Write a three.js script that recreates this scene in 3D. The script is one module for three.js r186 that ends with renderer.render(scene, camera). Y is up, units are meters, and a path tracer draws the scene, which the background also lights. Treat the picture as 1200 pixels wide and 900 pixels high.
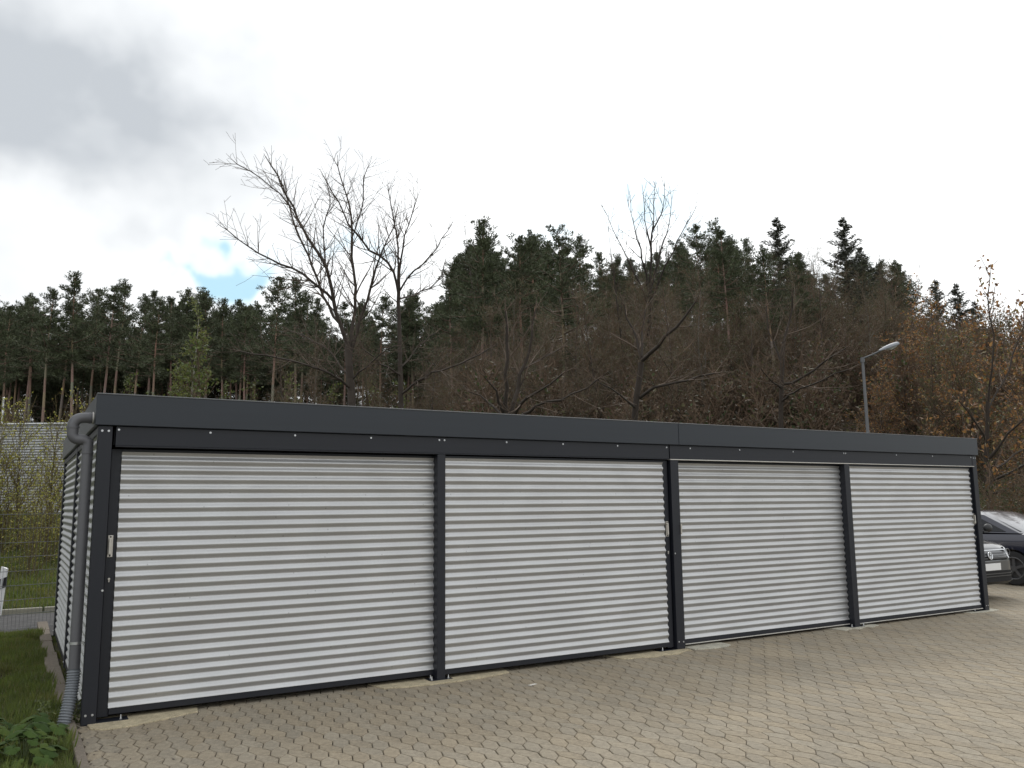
import * as THREE from 'three';
import { mergeGeometries, mergeVertices, toCreasedNormals } from 'three/addons/utils/BufferGeometryUtils.js';
import { ConvexGeometry } from 'three/addons/geometries/ConvexGeometry.js';
import { RoundedBoxGeometry } from 'three/addons/geometries/RoundedBoxGeometry.js';
import { Brush, Evaluator, SUBTRACTION } from 'three-bvh-csg';
import { createNoise2D, createNoise3D } from 'simplex-noise';

// ------------------------------------------------------------------ camera, sky, sun, exposure
const V3 = THREE.Vector3, V = (x, y, z) => new V3(x, y, z), PI = Math.PI;
const scene = new THREE.Scene();
const camera = new THREE.PerspectiveCamera(49.4, 4 / 3, 0.05, 3000);
camera.rotation.order = 'YXZ';
camera.rotation.set(0.1431, -0.5335, -0.0109);
camera.position.set(-0.5247, 1.6151, 7.297);
camera.updateMatrixWorld();
const renderer = new THREE.WebGLRenderer({ antialias: true });
renderer.toneMapping = THREE.LinearToneMapping;
renderer.toneMappingExposure = 1.12;
renderer.shadowMap.enabled = true;

function rngOf(seed) { let a = seed >>> 0; return () => { a = (a + 0x6d2b79f5) | 0; let t = Math.imul(a ^ (a >>> 15), 1 | a); t = (t + Math.imul(t ^ (t >>> 7), 61 | t)) ^ t; return ((t ^ (t >>> 14)) >>> 0) / 4294967296; }; }
const R0 = rngOf(7), N2 = createNoise2D(rngOf(11)), N3 = createNoise3D(rngOf(12));
const clamp = (x, a, b) => Math.min(b, Math.max(a, x)), lerp = (a, b, t) => a + (b - a) * t;
const sstep = (a, b, x) => { const t = clamp((x - a) / (b - a), 0, 1); return t * t * (3 - 2 * t); };
const fbm2 = (x, y, o = 4) => { let s = 0, a = 0.5; for (let i = 0; i < o; i++) { s += a * N2(x, y); x = x * 2.03 + 17.1; y = y * 2.03 - 9.7; a *= 0.5; } return s; };
const fbm3 = (x, y, z, o = 4) => { let s = 0, a = 0.5; for (let i = 0; i < o; i++) { s += a * N3(x, y, z); x = x * 2.03 + 7.1; y = y * 2.03 - 9.7; z = z * 2.03 + 3.3; a *= 0.5; } return s; };
// directions and points of the surveyed scene: a photo pixel (1200 x 900) and a depth become a place in the world
const camF = V(0, 0, -1).applyEuler(camera.rotation), camR = V(1, 0, 0).applyEuler(camera.rotation), camU = V(0, 1, 0).applyEuler(camera.rotation);
const dirOf = (x, y) => camF.clone().addScaledVector(camR, (x - 600) / 978.5).addScaledVector(camU, (450 - y) / 978.5);
const at = (x, y, d) => camera.position.clone().addScaledVector(dirOf(x, y), d);

const SUN = V(0.62, 0.78, -0.62).normalize();
{
  const W = 2048, H = 1024, data = new Float32Array(W * H * 4);
  const blob = (el, az, e0, a0, se, sa) => { const de = (el - e0) / se; let da = az - a0; da = Math.atan2(Math.sin(da), Math.cos(da)) / sa; return Math.exp(-(de * de + da * da)); };
  const ang = (x, y) => { const d = dirOf(x, y).normalize(); return [Math.asin(d.y), Math.atan2(d.z, d.x)]; };
  const spots = [  // [pixel x, y, height, width (radians), darkness of the cloud, blueness of the gap]
    [10, 110, 0.12, 0.26, 0.26, 0], [70, 140, 0.06, 0.14, 0.2, 0], [190, 215, 0.08, 0.2, 0.22, 0], [-200, 90, 0.22, 0.3, 0.55, 0], [330, 60, 0.14, 0.18, 0.16, 0], [320, 210, 0.1, 0.14, 0.14, 0], [440, 120, 0.08, 0.1, 0.1, 0],
    [20, 235, 0.03, 0.07, -0.2, 0], [110, 300, 0.03, 0.1, -0.12, -0.6], [40, 345, 0.04, 0.14, 0.06, -0.5], [250, 318, 0.018, 0.055, -0.25, 1.1], [285, 332, 0.014, 0.05, -0.2, 0.9], [215, 304, 0.009, 0.03, -0.1, 0.6], [420, 298, 0.018, 0.06, -0.1, 0.55], [745, 252, 0.026, 0.06, 0, 0.42], [800, 260, 0.022, 0.06, 0, 0.4], [700, 245, 0.014, 0.03, 0, 0.35], [640, 260, 0.012, 0.03, 0, 0.2], [1102, 66, 0.014, 0.022, 0, 0.42], [1080, 72, 0.012, 0.035, 0, 0.34], [1035, 76, 0.012, 0.035, 0, 0.28], [970, 330, 0.02, 0.03, 0, 0.15],
  ].map(([x, y, se, sa, g, b]) => [...ang(x, y), se, sa, g, b]);
  for (let j = 0; j < H; j++) for (let i = 0; i < W; i++) {
    const el = ((j + 0.5) / H - 0.5) * PI, az = ((i + 0.5) / W - 0.5) * 2 * PI, ce = Math.cos(el), d = V(ce * Math.cos(az), Math.sin(el), ce * Math.sin(az));
    let r, g, b;
    if (d.y < -0.02) { r = 0.16; g = 0.14; b = 0.12; } else {
      const s = 1 / (Math.max(d.y, 0) + 0.22), px = d.x * s, pz = d.z * s;
      const n = fbm2(px * 1.1 + 3.1, pz * 1.1, 6), m = fbm2(px * 0.45 - 8, pz * 0.45 + 2, 4), w1 = fbm3(d.x * 9, d.y * 9, d.z * 9, 5) * 0.09, w2 = fbm3(d.z * 9 + 5, d.y * 9, d.x * 9, 5) * 0.09;
      let grey = clamp(0.2 + 0.55 * n + 0.7 * m, 0, 1) * 0.35, blue = clamp((m * 0.9 - n * 0.7 - 0.32) * 2.4, 0, 1) * 0.55;
      // the part of the sky over the wood: mostly bright white cloud, grey bank at its left end, a few gaps
      const here = blob(el + w1 * 0.5, az, 0.3, -0.98, 0.42, 0.75);
      grey *= 1 - here; blue *= 1 - clamp(here * 1.6, 0, 1);
      for (const [e0, a0, se, sa, gg, bb] of spots) { const q = blob(el + w1 * 0.55, az + w2 * 0.8, e0, a0, se, sa); grey += gg * q; blue += bb * q; }
      grey = clamp(grey * (1 + 0.9 * n), 0, 1); grey = grey * (1.25 - 0.25 * grey); blue = clamp(blue * (1 + 0.5 * n), 0, 1) * (1 - 0.55 * grey);
      const gl = Math.max(0, d.dot(SUN)), glow = 0.5 * gl ** 6 + 1.1 * gl ** 40;
      const white = 1.06 + glow + 0.12 * n;
      r = lerp(white * 0.985, 0.53, grey); g = lerp(white, 0.565, grey); b = lerp(white * 1.005, 0.605, grey);
      r = lerp(r, 0.5, blue); g = lerp(g, 0.76, blue); b = lerp(b, 0.92, blue);
    }
    const o = (j * W + i) * 4; data[o] = r; data[o + 1] = g; data[o + 2] = b; data[o + 3] = 1;
  }
  const sky = new THREE.DataTexture(data, W, H, THREE.RGBAFormat, THREE.FloatType);
  sky.mapping = THREE.EquirectangularReflectionMapping; sky.magFilter = THREE.LinearFilter; sky.needsUpdate = true;
  scene.background = sky; scene.environment = sky;
}
const sun = new THREE.DirectionalLight(new THREE.Color(1, 0.95, 0.87), 0.7);
sun.position.copy(SUN).multiplyScalar(80); sun.castShadow = true; sun.shadow.radius = 26;
Object.assign(sun.shadow.camera, { left: -60, right: 60, top: 60, bottom: -60, near: 1, far: 220 });
scene.add(sun, sun.target);

// ------------------------------------------------------------------ helpers
const used = new Map();
function numbered(n) { const k = used.get(n) ?? 0; used.set(n, k + 1); return k ? `${n}_${String(k).padStart(3, '0')}` : n; }
function tag(o, label, category, group, kind) { o.userData = { label }; if (category) o.userData.category = category; if (group) o.userData.group = group; if (kind) o.userData.kind = kind; return o; }
function thing(name, label, category, pos = V(0, 0, 0), turn = 0, group) { const o = new THREE.Group(); o.name = numbered(name); o.position.copy(pos); o.rotation.y = turn; scene.add(o); return tag(o, label, category, group); }
function shade(m) { m.castShadow = m.receiveShadow = true; return m; }
function part(name, geo, material, parent, label) { const m = shade(new THREE.Mesh(Array.isArray(geo) ? merged(geo) : geo, material)); m.name = parent === scene ? numbered(name) : name; parent.add(m); if (label) m.userData.label = label; return m; }
function merged(list) { if (list.length === 1) return list[0]; return mergeGeometries(list.map((g) => { const q = g.index ? g.toNonIndexed() : g.clone(); for (const k of Object.keys(q.attributes)) if (!['position', 'normal', 'uv'].includes(k)) q.deleteAttribute(k); return q; })); }
function structure(name, geo, material, label) { const m = part(name, geo, material, scene); return tag(m, label, null, null, 'structure'); }
const box = (w, h, d, x, y, z) => new THREE.BoxGeometry(w, h, d).translate(x, y, z);
const span = (x0, x1, y0, y1, z0, z1, r = 0.004) => new RoundedBoxGeometry(x1 - x0, y1 - y0, z1 - z0, 1, Math.min(r, (x1 - x0) / 2.1, (y1 - y0) / 2.1, (z1 - z0) / 2.1)).translate((x0 + x1) / 2, (y0 + y1) / 2, (z0 + z1) / 2);
const cyl = (r0, r1, h, n = 12) => new THREE.CylinderGeometry(r1, r0, h, n);
const tube = (pts, r, n = 10, m = 24) => new THREE.TubeGeometry(new THREE.CatmullRomCurve3(pts, false, 'catmullrom', 0.5), m, r, n, false);
const rod = (a, b, r, n = 8) => { const d = b.clone().sub(a), g = cyl(r, r, d.length(), n); g.applyQuaternion(new THREE.Quaternion().setFromUnitVectors(V(0, 1, 0), d.normalize())); return g.translate((a.x + b.x) / 2, (a.y + b.y) / 2, (a.z + b.z) / 2); };
const lin = (r, g, b) => new THREE.Color().setRGB(r, g, b);
const mat = (r, g, b, rough = 0.8, metal = 0, more = {}) => new THREE.MeshStandardMaterial({ color: lin(r, g, b), roughness: rough, metalness: metal, ...more });
const phys = (r, g, b, rough, more = {}) => new THREE.MeshPhysicalMaterial({ color: lin(r, g, b), roughness: rough, ...more });

// tiling noise textures: colour grain (values multiply the material colour) and bump
function noiseTexture(size, f, srgb) {
  const d = new Uint8Array(size * size * 4);
  for (let y = 0; y < size; y++) for (let x = 0; x < size; x++) { const v = f(x / size, y / size, x, y), o = (y * size + x) * 4; for (let c = 0; c < 3; c++) d[o + c] = clamp((Array.isArray(v) ? v[c] : v) * 255, 0, 255); d[o + 3] = 255; }
  const t = new THREE.DataTexture(d, size, size); t.wrapS = t.wrapT = THREE.RepeatWrapping; t.magFilter = THREE.LinearFilter; t.needsUpdate = true; if (srgb) t.colorSpace = THREE.SRGBColorSpace; return t;
}
const tileNoise = (u, v, f, s) => { const a = u * 2 * PI, b = v * 2 * PI, k = f / (2 * PI); return N3(Math.cos(a) * k + s, Math.sin(a) * k + Math.cos(b) * k * 1.13, Math.sin(b) * k - s); };
const rt = rngOf(5);
const grainMap = noiseTexture(256, (u, v) => { const a = tileNoise(u, v, 7, 3) * 0.1 + tileNoise(u, v, 21, 9) * 0.08 + (rt() - 0.5) * 0.34, s = rt() > 0.985 ? 0.2 : rt() < 0.02 ? -0.3 : 0; const c = 0.8 + a * 0.55 + s * 0.6; return [c, c * (0.985 + 0.02 * rt()), c * 0.97]; }, true);
const grainBump = noiseTexture(256, (u, v) => 0.5 + tileNoise(u, v, 30, 1) * 0.12 + (rt() - 0.5) * 0.5);
const asphaltMap = noiseTexture(256, (u, v) => { const c = 0.72 + tileNoise(u, v, 5, 2) * 0.1 + (rt() - 0.5) * 0.4; return c; }, true);
const metalRough = noiseTexture(256, (u, v) => { const a = 0.5 + tileNoise(u, v, 4, 6) * 0.1 + tileNoise(u, v, 14, 8) * 0.07 + (rt() - 0.5) * 0.12; return a; });
const dirtMap = noiseTexture(512, (u, v) => { const a = 0.93 + tileNoise(u, v, 5, 16) * 0.05 + tileNoise(u, v, 26, 18) * 0.035 + (rt() - 0.5) * 0.03 - (rt() > 0.9985 ? 0.3 : 0); return [a, a * 0.997, a * 0.99]; }, true);
const cleanMap = noiseTexture(256, (u, v) => 0.965 + tileNoise(u, v, 4, 26) * 0.02 + (rt() - 0.5) * 0.02 - (rt() > 0.9995 ? 0.25 : 0), true);
const wavy = noiseTexture(128, (u, v) => 0.5 + tileNoise(u, v, 3, 36) * 0.35 + tileNoise(u, v, 7, 40) * 0.12);
const withRepeat = (t, x, y) => { const c = t.clone(); c.repeat.set(x, y); c.needsUpdate = true; return c; };

const M = {
  anthracite: mat(0.0095, 0.0115, 0.0185, 0.5, 0, { map: withRepeat(cleanMap, 1, 1) }),
  fascia: mat(0.019, 0.025, 0.034, 0.38, 0, { map: withRepeat(cleanMap, 1, 1) }),
  black: mat(0.015, 0.015, 0.017, 0.6),
  sheet: mat(0.575, 0.58, 0.585, 0.44, 0.68, { map: withRepeat(cleanMap, 0.5, 0.5), bumpMap: withRepeat(wavy, 0.6, 1.3), bumpScale: 0.004 }), sheetDull: mat(0.42, 0.425, 0.43, 0.5, 0.5),
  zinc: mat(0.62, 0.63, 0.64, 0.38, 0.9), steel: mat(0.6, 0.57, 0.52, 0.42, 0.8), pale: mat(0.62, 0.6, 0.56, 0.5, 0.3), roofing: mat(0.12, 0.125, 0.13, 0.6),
  pipe: mat(0.13, 0.13, 0.14, 0.45), hose: mat(0.2, 0.215, 0.235, 0.5), rubber: mat(0.02, 0.02, 0.02, 0.8),
  concrete: mat(0.3, 0.255, 0.215, 0.95, 0, { map: grainMap, bumpMap: grainBump, bumpScale: 0.0015 }),
  footing: mat(0.74, 0.64, 0.46, 0.95, 0, { map: grainMap, bumpMap: grainBump, bumpScale: 0.003 }), footingPale: mat(0.74, 0.71, 0.62, 0.95, 0, { map: grainMap, bumpMap: grainBump, bumpScale: 0.002 }),
  bed: mat(0.1, 0.082, 0.062, 1, 0, { map: grainMap }),
  yardFar: mat(0.31, 0.265, 0.205, 0.9, 0, { map: grainMap }),
  asphalt: mat(0.15, 0.145, 0.145, 0.95, 0, { map: asphaltMap, bumpMap: grainBump, bumpScale: 0.002 }),
  white: mat(0.5, 0.48, 0.42, 0.8, 0, { map: grainMap }), whitePaint: mat(0.8, 0.8, 0.8, 0.45),
};

// ------------------------------------------------------------------ ground
const camH = V(Math.sin(0.5335), 0, -Math.cos(0.5335)), camS = V(Math.cos(0.5335), 0, Math.sin(0.5335));
function groundY(x, z) {
  const q = V(x, 0, z).sub(camera.position), s = q.dot(camH), t = q.dot(camS), d = Math.max(0, -z - 9.7);
  let h = -0.08 + 0.137 * Math.min(d, 11.5) + 0.046 * clamp(d - 11.5, 0, 70);
  h *= 1 - sstep(6, 16, t) * 0.6;
  h += (10 - 4.5 * sstep(22, 50, t)) * sstep(24, 75, s) * sstep(-8, 20, t) + 2 * sstep(18, 34, s) * sstep(8, 16, t);
  if (s > 22) h += fbm2(x * 0.05, z * 0.05, 3) * 1.2 * sstep(22, 40, s);
  const yard = z > -9.2 || s < 13 ? 1 : 0;
  if (yard && h < 0.2) h = -0.08;
  return h;
}
{
  const xs = [], n = 150, f = (k) => Math.sign(k) * (Math.abs(k) * 34 + Math.abs(k) ** 3 * 1200);
  const g = new THREE.PlaneGeometry(2, 2, n, n).rotateX(-PI / 2), p = g.attributes.position, uv = g.attributes.uv, col = new Float32Array(p.count * 3);
  const c = new THREE.Color();
  for (let i = 0; i < p.count; i++) {
    const x = 8 + f(p.getX(i)), z = -16 + f(p.getZ(i)), y = groundY(x, z);
    p.setXYZ(i, x, y, z); uv.setXY(i, x * 0.4, z * 0.4);
    const q = V(x, 0, z).sub(camera.position), s = q.dot(camH), t = q.dot(camS), n1 = fbm2(x * 0.22, z * 0.22, 4);
    const forest = clamp(sstep(22, 30, s - Math.max(0, t) * 0.25) + n1 * 0.25, 0, 1);
    c.setRGB(lerp(0.072, 0.075, forest) * (1 + 0.3 * n1), lerp(0.085, 0.052, forest) * (1 + 0.3 * n1), lerp(0.022, 0.03, forest));
    col.set([c.r, c.g, c.b], i * 3);
  }
  g.setAttribute('color', new THREE.BufferAttribute(col, 3)); g.computeVertexNormals();
  structure('terrain', g, new THREE.MeshStandardMaterial({ vertexColors: true, roughness: 1, map: grainMap, bumpMap: grainBump, bumpScale: 0.03 }), 'grassy ground rising behind the garages to a wooded hillside with brown leaf litter');
}
function sheetXZ(x0, x1, z0, z1, y, k = 1.2) { const g = new THREE.PlaneGeometry(x1 - x0, z1 - z0, 40, 6).rotateX(-PI / 2).translate((x0 + x1) / 2, y, (z0 + z1) / 2), uv = g.attributes.uv, p = g.attributes.position; for (let i = 0; i < uv.count; i++) uv.setXY(i, p.getX(i) * k, p.getZ(i) * k); return g; }
structure('service_road', sheetXZ(-45, 24, -8.62, -5.75, -0.052, 0.9), M.asphalt, 'narrow grey asphalt road passing behind the wire fence');
{
  const road_kerb = thing('road_kerb', 'pale concrete kerb along the far edge of the asphalt road', null); road_kerb.userData.kind = 'structure';
  const g = span(0, 0.97, -0.15, -0.0, -0.05, 0.05, 0.012), r = rngOf(3);
  for (let i = 0; i < 12; i++) { const k = part('kerb_stone', g, M.white, road_kerb); k.position.set(-6 + i, r() * 0.01, -9.0); }
}

// yard of interlocking pavers: the nearest 300 are parts, the others one mass, and past them the sheet alone
const yard = structure('paved_yard', sheetXZ(-0.02, 46, -5.2, 9, -0.012, 3), M.bed, 'yard paved with interlocking beige grey concrete stones in front of the garages');
{
  const P = 0.106, L = 0.2, A = 0.0165, S = 0.066, J = 0.0022;
  // corner outline of a stone whose column starts at the wavy joint on its left; mirrored columns lean the other way
  const outline = (m) => { const s = m ? S : -S; return [[A, 0], [-A, L / 2], [A, L], [P - A, s + L], [P + A, s + L / 2], [P - A, s]]; };
  const stone = (m, seed) => {
    const r = rngOf(seed), o = outline(m), cx = o.reduce((a, q) => a + q[0], 0) / 6, cz = o.reduce((a, q) => a + q[1], 0) / 6;
    const ring = (d, y) => o.map(([x, z]) => { const dx = x - cx, dz = z - cz, l = Math.hypot(dx, dz); return [x - Math.sign(dx) * 0.0012 - dx / l * d, y, z - dz / l * d]; });
    const rings = [ring(J, -0.05), ring(J, -0.0045), ring(J + 0.0045, 0)], tri = [];
    const put = (...q) => q.forEach((v) => tri.push(...v));
    for (let k = 0; k < 2; k++) for (let i = 0; i < 6; i++) { const j = (i + 1) % 6, a = rings[k][i], b = rings[k][j], c = rings[k + 1][j], d = rings[k + 1][i]; put(a, b, c, a, c, d); }
    for (let i = 1; i < 5; i++) put(rings[2][0], rings[2][i], rings[2][i + 1]);
    const g = new THREE.BufferGeometry(); g.setAttribute('position', new THREE.Float32BufferAttribute(tri, 3)); g.computeVertexNormals();
    const n = g.attributes.normal; if (n.getY(n.count - 1) < 0) { for (let i = 0; i < tri.length; i += 9) for (let c = 0; c < 3; c++) { const t = tri[i + 3 + c]; tri[i + 3 + c] = tri[i + 6 + c]; tri[i + 6 + c] = t; } g.setAttribute('position', new THREE.Float32BufferAttribute(tri, 3)); g.computeVertexNormals(); }
    const uv = [], ox = r(), oz = r(); for (let i = 0; i < tri.length; i += 3) uv.push(tri[i] * 3 + ox, tri[i + 2] * 3 + oz);
    g.setAttribute('uv', new THREE.Float32BufferAttribute(uv, 2)); return g;
  };
  const geos = [0, 1].map((m) => [1, 2, 3].map((s) => stone(m, s * 7 + m)));
  const base = [0.475, 0.408, 0.32], sM = { roughness: 0.88, map: grainMap, bumpMap: grainBump, bumpScale: 0.0008 };
  const tints = []; for (let i = 0; i < 12; i++) { const k = 0.87 + 0.022 * i, w = (i % 4 - 1.5) * 0.013; tints.push([base[0] * k * (1 + w), base[1] * k, base[2] * k * (1 - w * 1.6)]); }
  const mats = tints.map((t) => new THREE.MeshStandardMaterial({ color: lin(...t), ...sM })), massMat = new THREE.MeshStandardMaterial({ color: 0xffffff, ...sM });
  const spots = [], r = rngOf(21), proj = V(0, 0, 0);
  const inside = (x, z) => !(x < 12.2 && z < -0.45) && z > -5 && x < 26;
  for (let c = 0; c < 246; c++) {
    const m = c % 2, x0 = -0.022 + c * P, off = m ? L / 2 - S : 0;
    for (let k = -26; k < 46; k++) {
      const z = off + k * L, cx = x0 + P / 2, cz = z + L / 2 + (m ? S / 2 : -S / 2);
      if (!inside(cx, cz)) continue;
      proj.set(cx, 0, cz).project(camera); const depth = V(cx, 0, cz).sub(camera.position).dot(camF);
      if (depth < 1 || depth > 21 || Math.abs(proj.x) > 1.35 || proj.y < -1.45) continue;
      const shown = Math.abs(proj.x) < 1.01 && proj.y > -1.01;
      spots.push({ x: x0, z, m, depth: shown ? depth : depth + 1000, cx, cz, y: (r() - 0.5) * 0.0035, tx: (r() - 0.5) * 0.012, tz: (r() - 0.5) * 0.012, j: r() });
    }
  }
  spots.sort((a, b) => a.depth - b.depth);
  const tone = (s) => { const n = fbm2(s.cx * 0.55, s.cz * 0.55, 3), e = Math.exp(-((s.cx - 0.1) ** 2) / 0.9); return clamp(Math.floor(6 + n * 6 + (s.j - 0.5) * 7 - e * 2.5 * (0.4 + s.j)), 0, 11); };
  const place = (o, s) => { o.position.set(s.x, s.y, s.z); o.rotation.set(s.tx, 0, s.tz); };
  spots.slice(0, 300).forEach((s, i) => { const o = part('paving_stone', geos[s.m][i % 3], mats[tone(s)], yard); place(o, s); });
  const dummy = new THREE.Object3D(), rest = spots.slice(300);
  for (const m of [0, 1]) {
    const list = rest.filter((s) => s.m === m), im = shade(new THREE.InstancedMesh(geos[m][0], massMat, list.length)); im.name = 'paving_stones'; im.userData = { kind: 'stuff' };
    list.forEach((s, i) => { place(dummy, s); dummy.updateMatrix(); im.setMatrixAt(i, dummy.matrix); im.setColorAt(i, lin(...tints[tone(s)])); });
    yard.add(im);
  }
  const far = part('far_paving', mergeGeometries([sheetXZ(16.5, 46, -5.2, 9, -0.0085, 2), sheetXZ(12.3, 16.5, -5.2, -4.4, -0.0085, 2)]), M.yardFar, yard); far.userData.kind = 'stuff';
}

structure('joint_soil', sheetXZ(-0.03, 0.035, -0.2, 4, -0.0035, 4), mat(0.1, 0.075, 0.05, 1, 0, { map: grainMap, bumpMap: grainBump, bumpScale: 0.004 }), 'brown soil filling the gap between the edging stones and the first pavers');
// hardened concrete that squeezed out around the post feet
function footing(name, pts, material, label) {
  const s = new THREE.Shape(); pts.forEach(([x, z], i) => (i ? s.lineTo(x, -z) : s.moveTo(x, -z)));
  const g = new THREE.ExtrudeGeometry(s, { depth: 0.013, bevelEnabled: true, bevelSize: 0.004, bevelThickness: 0.003, bevelSegments: 1 }).rotateX(-PI / 2).translate(0, -0.006, 0);
  return tag(part(name, g, material, scene), label, 'footing', 'concrete footings at the garage posts');
}
const ragged = (x0, x1, z0, f, seed, n = 26) => { const r = rngOf(seed), out = [[x1, z0], [x0, z0]]; for (let i = 1; i < n; i++) { const t = i / n; out.push([lerp(x0, x1, t), 1.25 * f(t) + 0.015 + (r() - 0.5) * 0.022]); } return out; };
footing('concrete_footing', ragged(0.03, 0.86, -0.2, (t) => 0.13 * Math.sin(PI * Math.min(1, t * 1.05) ** 0.55) + 0.035 * (1 - t), 1), M.footing, 'sandy concrete patch on the paving under the first post, beside the drainpipe corner');
footing('concrete_footing', ragged(2.35, 3.75, -0.2, (t) => 0.1 * Math.sin(PI * t) ** 0.6 - 0.01, 2), M.footing, 'long thin sandy concrete patch under the slim post between first and second door');
footing('concrete_footing', ragged(5.0, 6.02, -0.2, (t) => 0.13 * Math.sin(PI * t) ** 0.5 + 0.02 * Math.sin(t * 20), 3), M.footing, 'wide sandy concrete patch under the double post in the middle of the front');
footing('concrete_footing', ragged(6.03, 6.62, -0.2, (t) => 0.1 * Math.sin(PI * t) ** 0.4, 4), M.footingPale, 'whitish concrete patch right beside the middle double post');
footing('concrete_footing', ragged(8.5, 9.3, -0.2, (t) => 0.1 - 0.06 * ((t * 3) % 1) - 0.02, 5), M.footingPale, 'whitish jagged concrete patch under the slim post between third and fourth door');
footing('concrete_footing', ragged(11.3, 12.05, -0.2, (t) => 0.05 * Math.sin(PI * t) ** 0.5, 6), M.footingPale, 'small pale concrete patch under the corner post next to the parked cars');

{ // edging along the side of the building
  const k = thing('edging_kerb', 'low concrete edging stones between the grass verge and the paving', null); k.userData.kind = 'structure';
  const r = rngOf(31), g = span(-0.092, -0.028, -0.2, 0.028, 0, 0.985, 0.009), gw = span(-0.16, -0.03, -0.2, 0.034, 0, 0.985, 0.01);
  for (const q of [g, gw]) { const uv = q.attributes.uv, p = q.attributes.position; for (let i = 0; i < uv.count; i++) uv.setXY(i, p.getX(i) * 4 + p.getY(i) * 3, p.getZ(i) * 4); }
  for (let i = 0; i < 10; i++) { const m = part('kerb_stone', i < 4 ? g : gw, M.concrete, k); m.position.set((r() - 0.5) * 0.012, (r() - 0.5) * 0.014, 0.345 - (i - 2) * 1.0); m.rotation.z = (r() - 0.5) * 0.03; m.rotation.y = (r() - 0.5) * 0.012; }
}

// ------------------------------------------------------------------ the garage block
const GW = 11.868, GD = 5.32, HT = 2.511, HB = 2.267;
const garage = thing('garage_block', 'long flat-roofed garage block with grey corrugated sliding doors in anthracite frames', 'garage');
function corrugated(w, h, amp = 0.0095, pitch = 0.0762, per = 12) {  // standing in xy, waves run along x
  const n = Math.round(h / pitch * per), k = 3, pos = [], nor = [], uv = [], idx = [];
  for (let j = 0; j <= n; j++) for (let i = 0; i <= k; i++) { const y = h * j / n, a = (y / pitch) * 2 * PI, dz = amp * Math.cos(a), sl = -amp * 2 * PI / pitch * Math.sin(a), l = Math.hypot(1, sl); pos.push(w * i / k, y, dz); nor.push(0, -sl / l, 1 / l); uv.push(w * i / k, y); }
  for (let j = 0; j < n; j++) for (let i = 0; i < k; i++) { const a = j * (k + 1) + i, b = a + k + 1; idx.push(a, a + 1, b + 1, a, b + 1, b); }
  const g = new THREE.BufferGeometry(); g.setAttribute('position', new THREE.Float32BufferAttribute(pos, 3)); g.setAttribute('normal', new THREE.Float32BufferAttribute(nor, 3)); g.setAttribute('uv', new THREE.Float32BufferAttribute(uv, 2)); g.setIndex(idx); return g;
}
const bolt = merged([cyl(0.006, 0.005, 0.005, 8).rotateX(PI / 2).translate(0, 0, 0.003), cyl(0.009, 0.009, 0.002, 10).rotateX(PI / 2).translate(0, 0, 0.001)]);
function boltAt(parent, x, y, z, ry = 0) { const b = part('bolt', bolt, M.zinc, parent); b.position.set(x, y, z); b.rotation.y = ry; return b; }
const post = (x0, x1, y1, z0 = -0.1, z1 = 0) => part('post', span(x0, x1, 0.002, y1, z0, z1), M.anthracite, garage);
const p0 = post(0, 0.103, HB - 0.003), p1 = post(2.945, 3.03, 2.1), p2 = post(5.868, 5.985, 2.1), p3 = post(8.86, 8.962, 2.1), p4 = post(11.765, GW, HB - 0.003);
for (const [p, a, b] of [[p0, 0.028, 0.075], [p4, GW - 0.075, GW - 0.028]]) for (const y of [2.225, 0.075]) { boltAt(p, a, y, 0); boltAt(p, b, y, 0); }
boltAt(p2, 5.895, 0.09, 0); boltAt(p2, 5.96, 0.085, 0); boltAt(p2, 5.888, 1.05, 0); boltAt(p0, 0.095, 0.99, 0);
const plate = (x0, x1, z0, z1) => part('base_plate', span(x0, x1, 0.004, 0.014, z0, z1, 0.003), M.anthracite, garage);
const cone = merged([cyl(0.011, 0.011, 0.008, 6), cyl(0.007, 0.004, 0.028, 8).translate(0, 0.016, 0)]);
for (const [x0, x1, z1, bs] of [[0.104, 0.33, 0.0, [[0.275, -0.03]]], [2.87, 3.1, 0.02, [[2.89, 0], [3.06, 0], [2.91, -0.07]]], [5.62, 5.86, 0.0, [[5.68, -0.03]]], [8.78, 9.04, 0.02, [[8.8, 0], [9.02, 0.005]]], [11.5, 11.76, 0, [[11.55, -0.03]]]]) {
  const q = plate(x0, x1, -0.12, z1);
  for (const [bx, bz] of bs) part('anchor_bolt', cone.clone().translate(bx, 0.018, bz), M.zinc, q);
}
// headers and fascia
const hd1 = part('header_beam', span(0.128, 5.855, 2.11, HB - 0.002, -0.075, -0.004), M.anthracite, garage), hd2 = part('header_beam', span(5.868, 11.762, 2.106, HB - 0.002, -0.075, -0.004), M.anthracite, garage);
for (const x of [0.148, 0.846, 1.561, 2.268, 2.965, 3.02, 3.716, 4.403, 5.122, 5.821]) boltAt(hd1, x, 2.237, -0.004);
for (const x of [6.177, 6.969, 7.9, 8.868, 8.905, 9.973, 10.797, 11.74]) boltAt(hd2, x, 2.235, -0.004);
part('drip_edge', span(0.128, 5.855, 2.1, 2.11, -0.06, 0.002, 0.002), M.anthracite, hd1);
part('drip_edge', span(5.868, 11.8, 2.096, 2.106, -0.06, 0.003, 0.002), M.pale, hd2);
const fz = 0.024;
function fasciaPanel(x0, x1) { const f = part('fascia_panel', span(x0, x1, HB, HT, -0.012, fz, 0.006), M.fascia, garage); part('edge_trim', span(x0, x1, HT - 0.001, HT + 0.011, -0.06, fz + 0.003, 0.005), M.roofing, f); }
fasciaPanel(-0.026, 5.985); fasciaPanel(5.989, GW + 0.026);
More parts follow.
